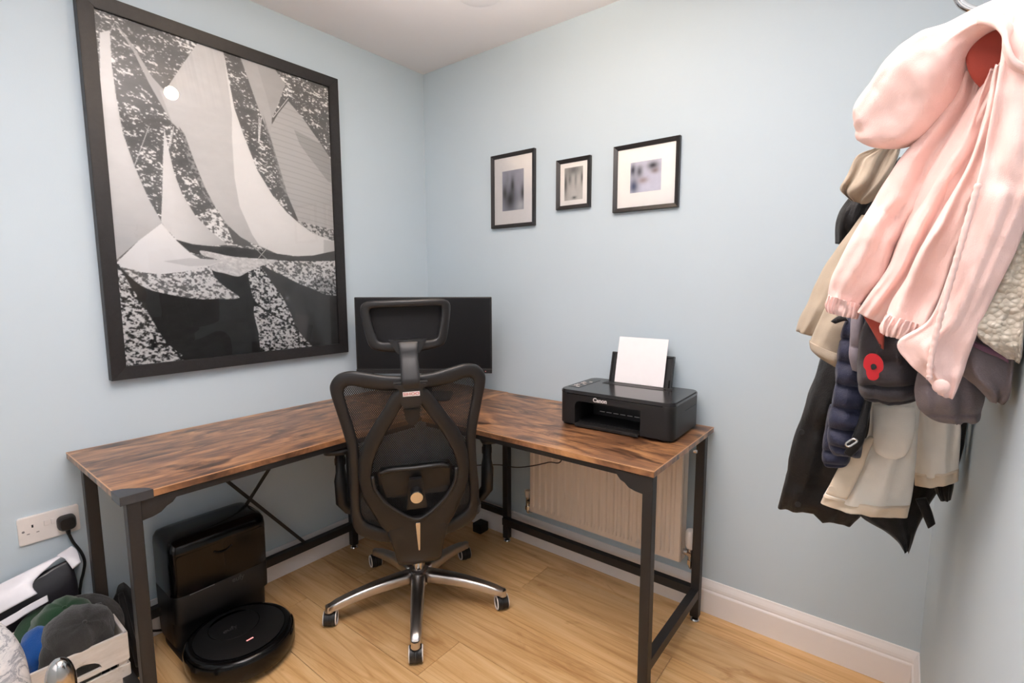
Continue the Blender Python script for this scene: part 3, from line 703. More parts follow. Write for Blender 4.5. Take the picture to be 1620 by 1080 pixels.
# wishbone back support with its stem
ys_ = lambda x, z: yb_(x, z)-.030-.012*cos(min(1, abs(x)/.2)*pi/2)
so = [(0, .962), (.050, .955), (.085, .905), (.125, .845), (.158, .785), (.178, .72), (.182, .66), (.175, .595), (.150, .535), (.118, .47), (.070, .42), (0, .41)]
si = [(0, .925), (.026, .910), (.052, .870), (.085, .815), (.113, .760), (.132, .71), (.138, .66), (.132, .62), (.105, .577), (.070, .543), (.035, .517), (0, .503)]
sup = obj('back_support', ring_band(so, si, ys_, .026), M_blackpl, chair, True)
loops = []
for z, hw, dy in ((.497, .030, .006), (.485, .075, .004), (.465, .106, .001), (.43, .099, 0), (.385, .086, 0), (.34, .079, .004), (.312, .075, .02), (.305, .070, .05)):
    loops.append([rl(hw*p, ys_(0, z)+dy+.016*q+.9*(hw*p)**2, z) for p, q in [se(2*pi*i/20, .5) for i in range(20)]])
obj('support_stem', recalc(rings(bmesh.new(), loops)), M_blackpl, sup, True)
obj('support_arm', B((-.055, -.26, .31), (.055, -.10, .37), .012), M_blackpl, sup)
def bpanel(pts, yo, th, name, mat, par, bev=.002, label=None):
    bm = bmesh.new(); a = [bm.verts.new(rl(x, yo(x, z), z)) for x, z in pts]; b = [bm.verts.new(rl(x, yo(x, z)-th, z)) for x, z in pts]; n = len(pts)
    for i in range(n): bm.faces.new((a[i], a[(i+1) % n], b[(i+1) % n], b[i]))
    bm.faces.new(a[::-1]); bm.faces.new(b); recalc(bm)
    if bev: bmesh.ops.bevel(bm, geom=[e for e in bm.edges if e.verts[0] in b and e.verts[1] in b], offset=bev, segments=2, affect='EDGES')
    return obj(name, bm, mat, par, label=label)
bpanel([(-.0065, .487), (.0065, .487), (.0075, .481), (.003, .381), (0, .377), (-.003, .381), (-.0075, .481)], lambda x, z: ys_(0, z)-.014, .004, 'accent_strip', M_chrome, sup, .001, 'narrow chrome strip')
# bright bevel line round the opening
tube_pts = [rl(x, ys_(x, z)-.013, z) for x, z in [(-.137, .67), (-.130, .618), (-.104, .574), (-.070, .540), (-.035, .513), (0, .498), (.035, .513), (.070, .540), (.104, .574), (.130, .618), (.137, .67)]]
obj('support_edge', tube(bmesh.new(), tube_pts, .0065, 8, 4), M_greypl, sup, True)
# lumbar pad, its crossbar and the adjusting knob
yl = lambda x, z: ys_(x, z)+.018+.4*x*x
lum = bpanel([(-.112, .69), (.112, .69), (.124, .672), (.122, .60), (.10, .575), (-.10, .575), (-.122, .60), (-.124, .672)], yl, .014, 'lumbar_pad', M_satin, chair, .005)
obj('pad_ridge', tube(bmesh.new(), [rl(x, yl(x, .684)-.014, .684-.012*(abs(x)/.11)**6) for x in np.linspace(-.112, .112, 9)], .008, 8, 3), M_greypl, lum, True)
bpanel([(-.02, .65), (.02, .65), (.026, .60), (.034, .535), (-.034, .535), (-.026, .60)], lambda x, z: yl(x, z)-.012, .016, 'knob_bracket', M_blackpl, lum, .004)
bm = bmesh.new(); kp = rl(0, ys_(0, .6), .602); cyl(bm, kp+Vector((0, -.005, 0)), kp+Vector((0, -.042, -.006)), .020, n=28); kn = obj('lumbar_knob', bm, M_blackpl, lum, 'auto')
bm = bmesh.new(); cyl(bm, kp+Vector((0, -.042, -.006)), kp+Vector((0, -.046, -.0066)), .0215, .020, n=28); obj('knob_cap', bm, M_chrome, kn, 'auto', 'chrome disc on the knob')
# dark seat-side lining seen through the lower mesh
# hub carrying the headrest
yh = lambda x, z: ys_(0, z)-.012
hub = bpanel([(-.052, .985), (.052, .985), (.050, .972), (.036, .962), (.032, .915), (.024, .902), (-.024, .902), (-.032, .915), (-.036, .962), (-.050, .972)], lambda x, z: ys_(0, z)+.012, .036, 'headrest_hub', M_greypl, chair, .005)
bpanel([(-.027, .895), (.027, .895), (.022, .858), (.010, .838), (-.010, .838), (-.022, .858)], lambda x, z: ys_(0, z)+.014, .014, 'hub_tail', M_blackpl, hub, .004)
bd_ = bpanel([(-.026, .942), (.026, .942), (.026, .957), (-.026, .957)], lambda x, z: ys_(0, z)-.0238, .0012, 'badge', M_white, hub, 0, 'small white badge with red letters')
p0 = rl(0, ys_(0, .9495)-.0256, .9495); ex = rl(.01, 0, .9495)-rl(0, 0, .9495)
text('badge_lettering', 'SIHOO', .0128, M_red, bd_, frame_of(ex, Vector((0, -.17, 1)), p0) @ Matrix.Diagonal((1.25, 1, 1, 1)), .0002)
hy = -.322
loops = []
for z, y, hw in ((.966, yh(0, .966)-.004, .0285), (1.0, yh(0, 1.0)-.006, .0285), (1.05, hy-.014, .0285), (1.075, hy-.014, .029), (1.10, hy-.004, .033), (1.112, hy+.012, .038)):
    loops.append([rl(hw*p, y+.009*q, z) for p, q in [se(2*pi*i/16, .5) for i in range(16)]])
st = obj('headrest_stem', recalc(rings(bmesh.new(), loops)), M_greypl, chair, True)
bpanel([(-.060, 1.112), (.060, 1.112), (.042, 1.078), (.034, 1.066), (-.034, 1.066), (-.042, 1.078)], lambda x, z: hy+.012, .018, 'stem_yoke', M_greypl, st, .004)
yhd = lambda x, z: hy+.014-.10*(z-1.07)+1.2*x*x
ho = [(0, 1.239), (.07, 1.239), (.115, 1.237), (.136, 1.228), (.143, 1.210), (.139, 1.17), (.130, 1.12), (.122, 1.095), (.105, 1.080), (.06, 1.072), (0, 1.068)]
hi_ = [(0, 1.215), (.065, 1.215), (.103, 1.214), (.111, 1.208), (.112, 1.195), (.107, 1.165), (.099, 1.130), (.094, 1.115), (.082, 1.107), (.05, 1.106), (0, 1.106)]
hf = obj('headrest_frame', ring_band(ho, hi_, yhd, .026), M_greypl, chair, True)
bm = bmesh.new(); prev = None; lo_ = ho+[(-x, z) for x, z in ho[::-1] if x > 1e-4]; R0 = crom([(x, 0, z) for x, z in lo_], 3, True)
for sgn in (0, 1):
    prev = None
    for f in (0.0, .5, .8, .97):
        if f == 0: cv = bm.verts.new(rl(0, yhd(0, 1.155)+.018+(.03 if sgn else 0), 1.155)); continue
        cur = [bm.verts.new(rl(q.x*f, yhd(q.x*f, 1.155+(q.z-1.155)*f)+(.018+(.03*(1-f**4) if sgn else 0)), 1.155+(q.z-1.155)*f)) for q in R0]
        for k in range(len(cur)):
            k2 = (k+1) % len(cur)
            if prev: bm.faces.new((prev[k], prev[k2], cur[k2], cur[k]))
            else: bm.faces.new((cv, cur[k2], cur[k]))
        prev = cur
bmesh.ops.remove_doubles(bm, verts=bm.verts, dist=.0005)
obj('headrest_pad', recalc(bm), M_padfab, chair, True)
for s in (-1, 1):                  # armrests
    loops = []
    for y, hw, hh in ((-.13, .030, .008), (-.12, .042, .012), (0, .045, .013), (.12, .042, .012), (.135, .03, .008)):
        loops.append([Vector((s*.285+hw*p, y, .690+hh*q)) for p, q in [se(2*pi*i/16, .6) for i in range(16)]])
    ar = obj('armrest', recalc(rings(bmesh.new(), loops)), M_satin, chair, True)
    loops = []
    for z, x, y, hw, hd in ((.68, .285, 0, .016, .035), (.58, .285, 0, .016, .034), (.55, .285, -.005, .022, .042), (.46, .282, -.01, .022, .038), (.42, .255, -.005, .018, .034), (.40, .20, 0, .016, .03)):
        loops.append([Vector((s*(x+hw*p), y+hd*q, z)) for p, q in [se(2*pi*i/14, .6) for i in range(14)]])
    obj('armrest_post', recalc(rings(bmesh.new(), loops)), M_satin, ar, True)
    obj('height_button', B((s*.285-.020, -.006, .60), (s*.285+.020, .012, .63), .004), M_satin, ar)

# ------------------------------------------------------------------ robot vacuum and docking station
dock = thing('docking_station', 'tall glossy black docking station of the robot vacuum against the wall', 'docking station', (.120, -1.226, 0))
DW = .33
loops = []
for z, x0_, x1_, hw in ((.014, -.098, .072, .156), (.03, -.098, .074, .160), (.108, -.099, .074, .162), (.116, -.099, .100, .163), (.21, -.099, .103, .164), (.215, -.099, .101, .1635)):
    loops.append([Vector(((x0_+x1_)/2+(x1_-x0_)/2*p, hw*q, z)) for p, q in [se(2*pi*i/40, .22) for i in range(40)]])
obj('lower_body', recalc(rings(bmesh.new(), loops)), M_satin, dock, 'auto')
loops = []
for z, x0_, x1_, hw in ((.217, -.099, .1035, .164), (.37, -.099, .105, .165), (.392, -.097, .101, .163), (.408, -.089, .087, .155), (.416, -.07, .065, .139), (.419, -.04, .03, .107)):
    loops.append([Vector(((x0_+x1_)/2+(x1_-x0_)/2*p, hw*q, z)) for p, q in [se(2*pi*i/40, .25) for i in range(40)]])
ub = obj('upper_body', recalc(rings(bmesh.new(), loops)), M_gloss, dock, 'auto')
def dpanel(name, y0_, y1_, z0_, z1_, x, mat, th=.004, r=.012):
    bm = bmesh.new(); prism(bm, rrect(y1_-y0_, z1_-z0_, r, 5), th, frame_of((0, 1, 0), (0, 0, 1), (x, (y0_+y1_)/2, (z0_+z1_)/2)))
    bmesh.ops.bevel(bm, geom=[e for e in bm.edges if all(v.co.x > x+th*.9 for v in e.verts)], offset=.0015, segments=2, affect='EDGES')
    return obj(name, bm, mat, dock, 'auto')
dpanel('tank_door', -.150, -.003, .222, .366, .102, M_gloss); dpanel('tank_door', .003, .150, .222, .366, .102, M_gloss)
bm = bmesh.new(); tube(bm, [(.106, -.03, .338), (.108, -.012, .328), (.108, .012, .328), (.106, .03, .338)], .004, 8, 4); obj('door_pull', bm, M_gloss, dock, True)
obj('seam_strip', B((.101, -.115, .2135), (.1042, -.035, .2150)), M_dimtext, dock)
text('dock_lettering', 'eufy', .026, M_faint, dock, frame_of((0, 1, 0), (0, 0, 1), (.1042, .045, .2)), .0003)
bm = bmesh.new(); loops = []
for z, k in ((0, 1), (.008, 1), (.014, .97)):
    loops.append([Vector((.07+.165*k*p, .160*k*q, z)) for p, q in [se(2*pi*i/40, .35) for i in range(40)]])
obj('base_ramp', recalc(rings(bm, loops)), M_satin, dock, 'auto')
rob = thing('robot_vacuum', 'round black robot vacuum parked at its docking station', 'robot vacuum', (.378, -1.248, 0), radians(0))
bm = bmesh.new(); lathe(bm, [(.004, .022), (.150, .022), (.164, .030), (.168, .040), (.169, .075), (.166, .088), (.158, .096), (.146, .0985), (.142, .0975), (.004, .0975)], 72)
rb = obj('shell', recalc(bm), M_gloss, rob, 'auto')
bm = bmesh.new(); lathe(bm, [(.004, .098), (.139, .098), (.140, .0995), (.137, .1005), (.004, .1010)], 64); obj('top_cover', recalc(bm), M_satin, rob, 'auto')
bm = bmesh.new(); lathe(bm, [(.078, .1006), (.0795, .1012), (.081, .1006)], 56, (-.045, .0, 0)); obj('cover_ring', bm, M_gloss, rob, True)
bm = bmesh.new()
loops = [[Vector((r*cos(a), r*sin(a), z)) for r, z in ((.1695, .030), (.1725, .034), (.1725, .080), (.1685, .088))] for a in np.linspace(-1.35, 1.35, 40)]
obj('bumper', recalc(rings(bm, loops)), M_gloss, rob, 'auto')
obj('status_light', B((.073, -.012, .1008), (.078, .010, .1016)), M_led, rob)
text('robot_lettering', 'eufy', .028, M_faint, rob, frame_of((0, 1, 0), (-1, 0, 0), (-.03, -.02, .1012)), .0003)
for s in (-1, 1):
    bm = bmesh.new(); cyl(bm, (-.02, s*.10, .034), (-.02, s*.125, .034), .034, n=28); obj('drive_wheel', bm, M_satin, rob, 'auto')

# ------------------------------------------------------------------ wall socket, plug and cables
so_ = thing('wall_socket', 'white double wall socket left of the desk', 'socket', (0, -1.645, .525))
bm = bmesh.new(); prism(bm, rrect(.147, .088, .006, 4), .009, frame_of((0, 1, 0), (0, 0, 1), (0.0003, 0, 0)))
bmesh.ops.bevel(bm, geom=[e for e in bm.edges if all(v.co.x > .008 for v in e.verts)], offset=.002, segments=2, affect='EDGES'); obj('face_plate', bm, M_white, so_, 'auto')
M_hole = plain('dark_pin_hole', (20, 20, 20), .8)
for y, z, a, b in ((-.040, .012, .0022, .0045),): obj('earth_hole', B((.0088, y-a, z-b), (.0096, y+a, z+b)), M_hole, so_)
for y in (-.051, -.029): obj('pin_shutter', B((.0088, y-.0034, -.0115), (.0095, y+.0034, -.0090)), M_dimtext, so_)
for y in (-.008, .009): obj('rocker_switch', B((.0088, y-.0055, .003), (.0125, y+.0055, .020), .001), M_white, so_)
for y in (-.062, .060):
    bm = bmesh.new(); cyl(bm, (.0088, y, .0), (.0096, y, .0), .0035, n=14); obj('plate_screw', bm, M_dimtext, so_, 'auto')
pl = thing('mains_plug', 'black mains plug pushed into the wall socket, with its cord', 'plug', (.0098, -1.606, .526))
loops = []
for x, k in ((0, 1), (.012, 1), (.022, .93), (.028, .78)):
    loops.append([Vector((x, .0235*k*p, -.004+.0235*k*q*(1 if q > 0 else 1.05))) for p, q in [se(2*pi*i/28, .6) for i in range(28)]])
obj('plug_body', recalc(rings(bmesh.new(), loops)), M_blackpl, pl, 'auto')
bm = bmesh.new(); tube(bm, [(.012, 0, -.022), (.012, .001, -.034), (.012, .002, -.046)], lambda t: .008-.0035*t, 12, 4); obj('strain_relief', bm, M_satin, pl, True)
bm = bmesh.new(); tube(bm, [(.012, .002, -.044), (.013, .010, -.075), (.016, .026, -.115), (.020, .032, -.15), (.020, .026, -.185), (.022, .016, -.22), (.03, .012, -.27), (.05, .05, -.34), (.05, .15, -.45), (.03, .25, -.515)], .0042, 10, 6); obj('cord', bm, M_satin, pl, True)
P3 = lambda u, v, y: at(u, v, 1, y)
bm = bmesh.new(); pts = [P3(720, 742, -.10), P3(752, 736, -.11), P3(790, 735, -.12), P3(815, 739, -.13), P3(840, 737, -.14), P3(868, 731, -.15), P3(889, 726, -.16), Vector((1.0, -.17, .722))]
o = obj('hanging_cable', tube(bm, pts, .0026, 8, 6), M_satin, None, True); tag(o, 'thin black cable sagging under the desk across the radiator', 'cable')
ad = at(763, 813, 1, -.06)
o = obj('power_adapter', B((ad.x-.035, -.10, .0), (ad.x+.022, -.035, .05), .006), M_satin); tag(o, 'small black power adapter on the floor behind the chair', 'adapter')

# ------------------------------------------------------------------ crate of caps and the bags beside it
def slabloft(secs, n=28, sub=5, p=.7, fold=0, freq=3, seed=0, nz=0, nzs=12, baf=0, bafd=.2, xmax=None, wr=0):
    """A soft solid: cross-sections (left point, right point, half thickness) lofted along their order."""
    L = crom([s_[0] for s_ in secs], sub); R = crom([s_[1] for s_ in secs], sub); Tt = crom([(s_[2], 0, 0) for s_ in secs], sub)
    m = len(L); loops = []; rnd = random.Random(seed); ph = [rnd.uniform(0, 6.28) for _ in range(4)]
    for i in range(m):
        c = (L[i]+R[i])/2; a = (R[i]-L[i])/2
        j0, j1 = max(0, i-1), min(m-1, i+1); t = ((L[j1]+R[j1])-(L[j0]+R[j0])).normalized()
        d = a.cross(t).normalized()
        view = (c-CAM); 
        if d.dot(view) < 0: d = -d
        T_ = Tt[i].x; s_ = i/(m-1)
        if baf: T_ *= 1-bafd+bafd*2*abs(sin(pi*baf*s_))**.6*.8
        k_ = 1-(bafd*.12*(1-abs(sin(pi*baf*s_))**.5) if baf else 0)
        l = []
        for q in range(n):
            ca, sa = se(2*pi*q/n, p); x = ca
            f = 0
            if fold: f = fold*(sin(freq*x*1.6+ph[0]+s_*1.6)+.55*sin(freq*x*3.1+ph[1]-s_*2.3)+.3*sin(freq*5.3*x+ph[2]+s_*3))*(1-.35*abs(x))
            P_ = c+a*ca*k_+d*(T_*sa+f)
            if wr:
                w1 = noise.noise(Vector((P_.x*34+seed, P_.y*34, P_.z*16))); w2 = noise.noise(Vector((P_.x*60, P_.y*60+seed, P_.z*60)))
                P_ += d*wr*((.5-abs(w1))*1.6+.5*w2)
            if nz: P_ += Vector(noise.noise_vector(P_*nzs+Vector((seed, 0, 0))))*nz
            if xmax is not None and P_.x > xmax-.02: P_.x = xmax-.02*math.exp(-(P_.x-(xmax-.02))/.02)
            l.append(P_)
        loops.append(l)
    return loops
def soft(name, secs, mat, root, label=None, **kw):
    loops = slabloft(secs, **kw); o = Vector(root.location)
    bm = rings(bmesh.new(), [[q-o for q in l] for l in loops]); recalc(bm)
    return obj(name, bm, mat, root, True, label)
M_crate = wood('white_painted_crate', 5, [(.2, lin((150, 138, 124))), (.36, lin((222, 214, 205))), (.8, lin((240, 234, 228)))], .7, (6, 1, 6), bump=.5, fine=40)
cr = thing('wooden_crate', 'white painted wooden crate full of caps beside the desk leg', 'crate', (.238, -1.668, 0))
CX, CY, CH_ = .130, .112, .268
for s in (-1, 1):
    for y in (-1, 1): obj('corner_post', B((s*(CX-.014)-.010, y*(CY-.014)-.010, .004), (s*(CX-.014)+.010, y*(CY-.014)+.010, CH_-.012)), M_crate, cr)
for z0_, z1_ in ((.004, .080), (.094, .170)):
    for s in (-1, 1):
        obj('slat', B((s*(CX-.002)-.0045, -CY, z0_), (s*(CX-.002)+.0045, CY, z1_), .0012, 1), M_crate, cr)
        obj('slat', B((-CX, s*(CY-.002)-.0045, z0_), (CX, s*(CY-.002)+.0045, z1_), .0012, 1), M_crate, cr)
for s in (-1, 1):                  # top slats, the two ends with a half-moon hand hole
    obj('slat', B((-CX, s*(CY-.002)-.0045, .184), (CX, s*(CY-.002)+.0045, CH_), .0012, 1), M_crate, cr)
    bm = bmesh.new(); zt, zb = CH_, .184
    arc = [(-.048*cos(pi*k/12), zb+.012+.032*sin(pi*k/12)) for k in range(13)]
    top = [(-CY, zt)]+[(CY, zt)]
    poly = [(-CY, zb), (-.060, zb), (-.060, zb+.012)]
    # strip pieces round the hole
    def quad(a): bm.faces.new([bm.verts.new(Vector((xx, yy_, zz_))) for xx, yy_, zz_ in a])
    xa, xb = s*(CX-.002)-.0045, s*(CX-.002)+.0045
    def pr_(poly): prism(bm, poly, .009, frame_of((0, 1, 0), (0, 0, 1), (xa, 0, 0)))
    pr_([(-CY, zb), (-.048, zb), (-.048, zt), (-CY, zt)]); pr_([(.048, zb), (CY, zb), (CY, zt), (.048, zt)]); pr_([(-.048, zb), (.048, zb), (.048, zb+.012), (-.048, zb+.012)])
    for k in range(12): pr_([arc[k], arc[k+1], (arc[k+1][0], zt), (arc[k][0], zt)])
    bmesh.ops.remove_doubles(bm, verts=bm.verts, dist=.0003)
    obj('slat', recalc(bm), M_crate, cr)
obj('bottom_board', B((-CX+.005, -CY+.005, .002), (CX-.005, CY-.005, .010)), M_crate, cr)
cx_, cy_ = cr.location.x, cr.location.y
# caps: crown, peak and button
def cap_(name, label, mat, c, r, h, peak_dir, tilt_, mat2=None, sq=1.0, peak=.07):
    t = thing(name, label, 'cap', c); Rm = Matrix.Rotation(tilt_[0], 4, 'X') @ Matrix.Rotation(tilt_[1], 4, 'Y') @ Matrix.Rotation(peak_dir, 4, 'Z')
    bm = bmesh.new(); loops = []
    for k in range(9):
        a = k/8*pi/2*.98; rr, z = r*cos(a)**.75, h*sin(a)
        loops.append([Vector((rr*cos(b)*1.08, rr*sin(b)*sq, z))*(1+.10*noise.noise(Vector((cos(b)*2.6, sin(b)*2.6, z*26)))+.04*noise.noise(Vector((cos(b)*7, sin(b)*7, z*70)))) for b in np.linspace(0, 2*pi, 29)[:-1]])
    rings(bm, loops); bmesh.ops.transform(bm, matrix=Rm, verts=bm.verts); obj('crown', recalc(bm), mat, t, True)
    bm = bmesh.new(); loops = []
    for f in (0, .35, .7, .93, 1):
        l = []
        for b in np.linspace(-1.05, 1.05, 15):
            rr = r*.97+peak*f*cos(b)**.5 if f else r*.93
            l.append((rr*cos(b)*1.05, rr*sin(b)*sq, -.012*f*f*1.2-.10*(sin(b)*rr)**2/r))
        loops.append(l)
    up = [[Vector((x, y, z+.0035)) for x, y, z in l] for l in loops]; dn = [[Vector((x, y, z)) for x, y, z in l] for l in loops]
    rings(bm, [up[0]]+up[1:]+dn[::-1], False, False) if False else None
    V = [[[bm.verts.new(Rm @ q) for q in l] for l in s_] for s_ in (up, dn)]
    for s_ in V:
        for i in range(4):
            for k in range(14): bm.faces.new((s_[i][k], s_[i][k+1], s_[i+1][k+1], s_[i+1][k]))
    for i in range(4):
        for k in (0, 14): bm.faces.new((V[0][i][k], V[0][i+1][k], V[1][i+1][k], V[1][i][k]))
    for k in range(14): bm.faces.new((V[0][4][k], V[0][4][k+1], V[1][4][k+1], V[1][4][k]))
    obj('peak', recalc(bm), mat2 or mat, t, True)
    bm = bmesh.new(); bmesh.ops.create_uvsphere(bm, u_segments=10, v_segments=6, radius=.006, matrix=Rm @ Matrix.Translation((0, 0, h))); obj('button', bm, mat, t, True)
    return t
M_capgrey = fabric('washed_grey_twill', (56, 55, 54), .9, 500, .6, .3, .28, .35, 28)
M_capgreen = fabric('dark_green_twill', (34, 66, 42), .9, 500, .3, .3)
M_blue = fabric('bright_blue_cloth', (22, 78, 148), .85, 300, .5, .3)
cap_('baseball_cap', 'washed charcoal cap lying on top of the crate', M_capgrey, (cx_+.035, cy_+.015, .262), .085, .085, radians(150), (radians(-12), radians(38)), None, 1.0, .055)
cap_('baseball_cap', 'dark green cap under the charcoal cap in the crate', M_capgreen, (cx_-.045, cy_+.005, .262), .080, .085, radians(200), (0, radians(20)), None, .95, .05)
V3 = Vector
bl = thing('blue_cloth', 'crumpled bright blue cloth in the corner of the crate', 'cloth', (cx_+.03, cy_-.07, .2))
soft('cloth', [(V3((cx_+.06, cy_-.095, .20)), V3((cx_+.06, cy_-.045, .20)), .02), (V3((cx_+.03, cy_-.098, .262)), V3((cx_+.05, cy_-.03, .268)), .035), (V3((cx_-.01, cy_-.09, .285)), V3((cx_+.02, cy_-.02, .292)), .03), (V3((cx_-.05, cy_-.07, .27)), V3((cx_-.03, cy_-.02, .28)), .02)], M_blue, bl, nz=.010, nzs=40, seed=3)
dkc = thing('folded_cloth', 'folded charcoal cloth lying against the front slats of the crate', 'cloth', (cx_+.08, cy_, .2))
soft('cloth', [(V3((cx_+.100, cy_-.075, .235)), V3((cx_+.105, cy_+.085, .235)), .010), (V3((cx_+.095, cy_-.078, .268)), V3((cx_+.10, cy_+.088, .270)), .016), (V3((cx_+.06, cy_-.06, .292)), V3((cx_+.06, cy_+.088, .30)), .018), (V3((cx_+.0, cy_-.03, .30)), V3((cx_+.0, cy_+.085, .32)), .01)], M_capgrey, dkc, nz=.006, nzs=30, seed=5)
tgw = obj('care_tag', B((.105-.09, -.012, .072), (.117-.09, -.004, .074)), M_white, dkc)
M_bagw = plain('white_polythene', (232, 230, 236), .25, var=.05, scale=8, bump=.4, bd=.01)
M_bagd = plain('dark_polythene', (34, 32, 38), .3, var=.1, scale=9, bump=.6, bd=.01)
pb = thing('mailing_bag', 'white and dark plastic mailing bag leaning on the wall behind the crate', 'bag', (.06, -1.72, 0))
y_ = -1.70
soft('bag_body', [(V3((.06, -1.95, .0)), V3((.06, -1.60, .0)), .02), (V3((.06, -1.96, .20)), V3((.06, -1.61, .2)), .02), (V3((.05, -1.96, .28)), V3((.05, -1.60, .33)), .016), (V3((.034, -1.95, .33)), V3((.034, -1.605, .405)), .006)], M_bagd, pb, nz=.010, nzs=16, seed=8, fold=.003, freq=4, p=.35)
for secs in ([(V3((.085, -1.93, .290)), V3((.080, -1.700, .348)), .003), (V3((.060, -1.93, .335)), V3((.058, -1.700, .382)), .004), (V3((.034, -1.93, .362)), V3((.030, -1.61, .428)), .004)],
             [(V3((.075, -1.612, .385)), V3((.070, -1.588, .395)), .002), (V3((.045, -1.625, .415)), V3((.040, -1.592, .425)), .003), (V3((.028, -1.64, .425)), V3((.024, -1.60, .440)), .003)],
             [(V3((.108, -1.93, .250)), V3((.104, -1.680, .322)), .002), (V3((.098, -1.93, .268)), V3((.094, -1.680, .340)), .003)]):
    soft('white_flap', secs, M_bagw, pb, nz=.003, nzs=30, seed=9)
bp = thing('black_rucksack', 'soft black bag on the floor behind the desk leg', 'bag', (.09, -1.49, 0))
M_bagblack = fabric('black_nylon_bag', (20, 20, 22), .6, 400, .3, .1)
soft('bag_body', [(V3((.20, -1.52, .0)), V3((.10, -1.475, .0)), .035), (V3((.205, -1.522, .10)), V3((.10, -1.47, .10)), .04), (V3((.19, -1.52, .18)), V3((.09, -1.475, .18)), .034), (V3((.15, -1.52, .25)), V3((.07, -1.485, .25)), .022), (V3((.13, -1.515, .275)), V3((.07, -1.49, .275)), .012)], M_bagblack, bp, nz=.008, nzs=18, seed=11)
bm = bmesh.new(); tube(bm, [V3((.04, -.02, .27)), V3((.10, -.025, .22)), V3((.13, -.02, .14)), V3((.13, -.01, .05))], .009, 8, 5); obj('strap', bm, M_bagblack, bp, True)
# patterned cushion and chrome-capped post near the camera
cu = thing('patterned_cushion', 'white and grey patterned cushion at the left edge', 'cushion', (.52, -1.90, 0))
m = NT('grey_floral_print'); v = m.coord(); f = m.noise(v, 16, 5, .7, 2.5); m.l(m.ramp(f, [(.40, lin((226, 224, 224))), (.52, lin((206, 206, 208))), (.56, lin((150, 152, 160))), (.66, lin((196, 196, 200)))]), m.b.inputs['Base Color']); m.set(Roughness=.8); M_floral = m.m
cpt = lambda u, v_, x: at(u, v_, 0, x)
soft('cushion', [(cpt(-130, 1000, .42), cpt(2, 985, .42), .015), (cpt(-150, 1030, .44), cpt(24, 1012, .44), .05), (cpt(-150, 1075, .46), cpt(40, 1050, .46), .065), (cpt(-150, 1130, .48), cpt(50, 1110, .48), .06), (cpt(-140, 1200, .5), cpt(48, 1180, .5), .03)], M_floral, cu, nz=.004, nzs=14, seed=13, n=36)
cb = cpt(92, 1042, .66); 
ch = thing('chrome_post', 'shiny chrome post with a domed top in front of the crate', 'post', (cb.x, cb.y, 0))
zt = cb.z; bm = bmesh.new(); r0 = .028
lathe(bm, [(.004, 0), (.055, 0), (.055, .012), (r0*.6, .03), (r0*.6, zt-.13)] + [(r0*.6+(r0*.4)*t, zt-.13+.04*t) for t in (.5, 1)] + [(r0*cos(a)**.8, zt-.062+.062*sin(a)) for a in np.linspace(0, 1.5, 9)], 40)
obj('post', recalc(bm), M_chrome, ch, True)

# ------------------------------------------------------------------ coat rail and the coats
XW = W-.004
rail_ = thing('coat_rail', 'white coat rail with hooks on the right wall', 'coat rail', (W, -.95, 1.615))
obj('rail_board', B((-.018, -.48, 0), (-.0005, .48, .075), .004), M_trim, rail_)
hooks = [-.40, -.20, 0, .20, .40]
for y in hooks:
    bm = bmesh.new(); tube(bm, [V3((-.018, y, .05)), V3((-.05, y, .045)), V3((-.075, y, .06)), V3((-.085, y, .085))], .005, 10, 5)
    tube(bm, [V3((-.018, y, .03)), V3((-.04, y, .005)), V3((-.055, y, .0)), V3((-.060, y, .02))], .0045, 10, 5); obj('hook', bm, M_chrome, rail_, True)
def S(*rows):                      # rows (uL, vL, uR, vR, y, half thickness[, y at right])
    out = []
    for r in rows:
        uL, vL, uR, vR, y, T_ = r[:6]; yR = r[6] if len(r) > 6 else y
        out.append((at(uL, vL, 1, y), at(uR, vR, 1, yR), T_))
    return out
def coat(name, label, y): return thing(name, label, 'coat', (W-.06, y, 1.0), 0, 'coats on the rail')
K = dict(xmax=XW, n=56, sub=8, wr=.003)
M_pink = fabric('pink_cotton_twill', (246, 211, 203), .8, 900, .22, .15, .03, .30, 17)
M_pinkdeep = fabric('deep_pink_lining', (170, 78, 66), .8, 900, .1, .1)
M_black = fabric('black_nylon', (24, 23, 24), .5, 500, .35, .05, .1, .5, 18)
M_black2 = fabric('black_fleece', (16, 16, 17), .9, 500, .3, .2)
M_tan = fabric('tan_cotton', (174, 160, 142), .8, 800, .2, .1, .05, .3)
M_navy = fabric('navy_down_nylon', (40, 43, 64), .55, 500, .3, .1, .08, .4, 30)
M_mauve = fabric('pale_mauve_nylon', (142, 134, 142), .6, 500, .2, .1)
M_grey = fabric('dark_grey_down_nylon', (66, 62, 66), .6, 500, .25, .1, .06, .4, 25)
M_cream2 = fabric('cream_wool', (240, 234, 224), .85, 900, .15, .3)
M_creamhem = fabric('beige_facing', (222, 206, 184), .85, 900, .15, .2)
M_taupe = fabric('taupe_down_nylon', (112, 102, 104), .7, 500, .25, .15, .06, .4, 25)
m = NT('curly_fleece'); v = m.coord(); vo = m.n('ShaderNodeTexVoronoi'); vo.inputs['Scale'].default_value = 170; m.l(v, vo.inputs['Vector'])
m.l(m.ramp(vo.outputs['Distance'], [(.0, lin((228, 220, 206))), (.6, lin((190, 180, 164)))]), m.b.inputs['Base Color']); inv = m.n('ShaderNodeMath', operation='SUBTRACT'); inv.inputs[0].default_value = 1; m.l(vo.outputs['Distance'], inv.inputs[1]); m.bump(inv.outputs[0], .8, .005); m.set(Roughness=.95); m.b.inputs['Sheen Weight'].default_value = .4
M_fleece = m.m

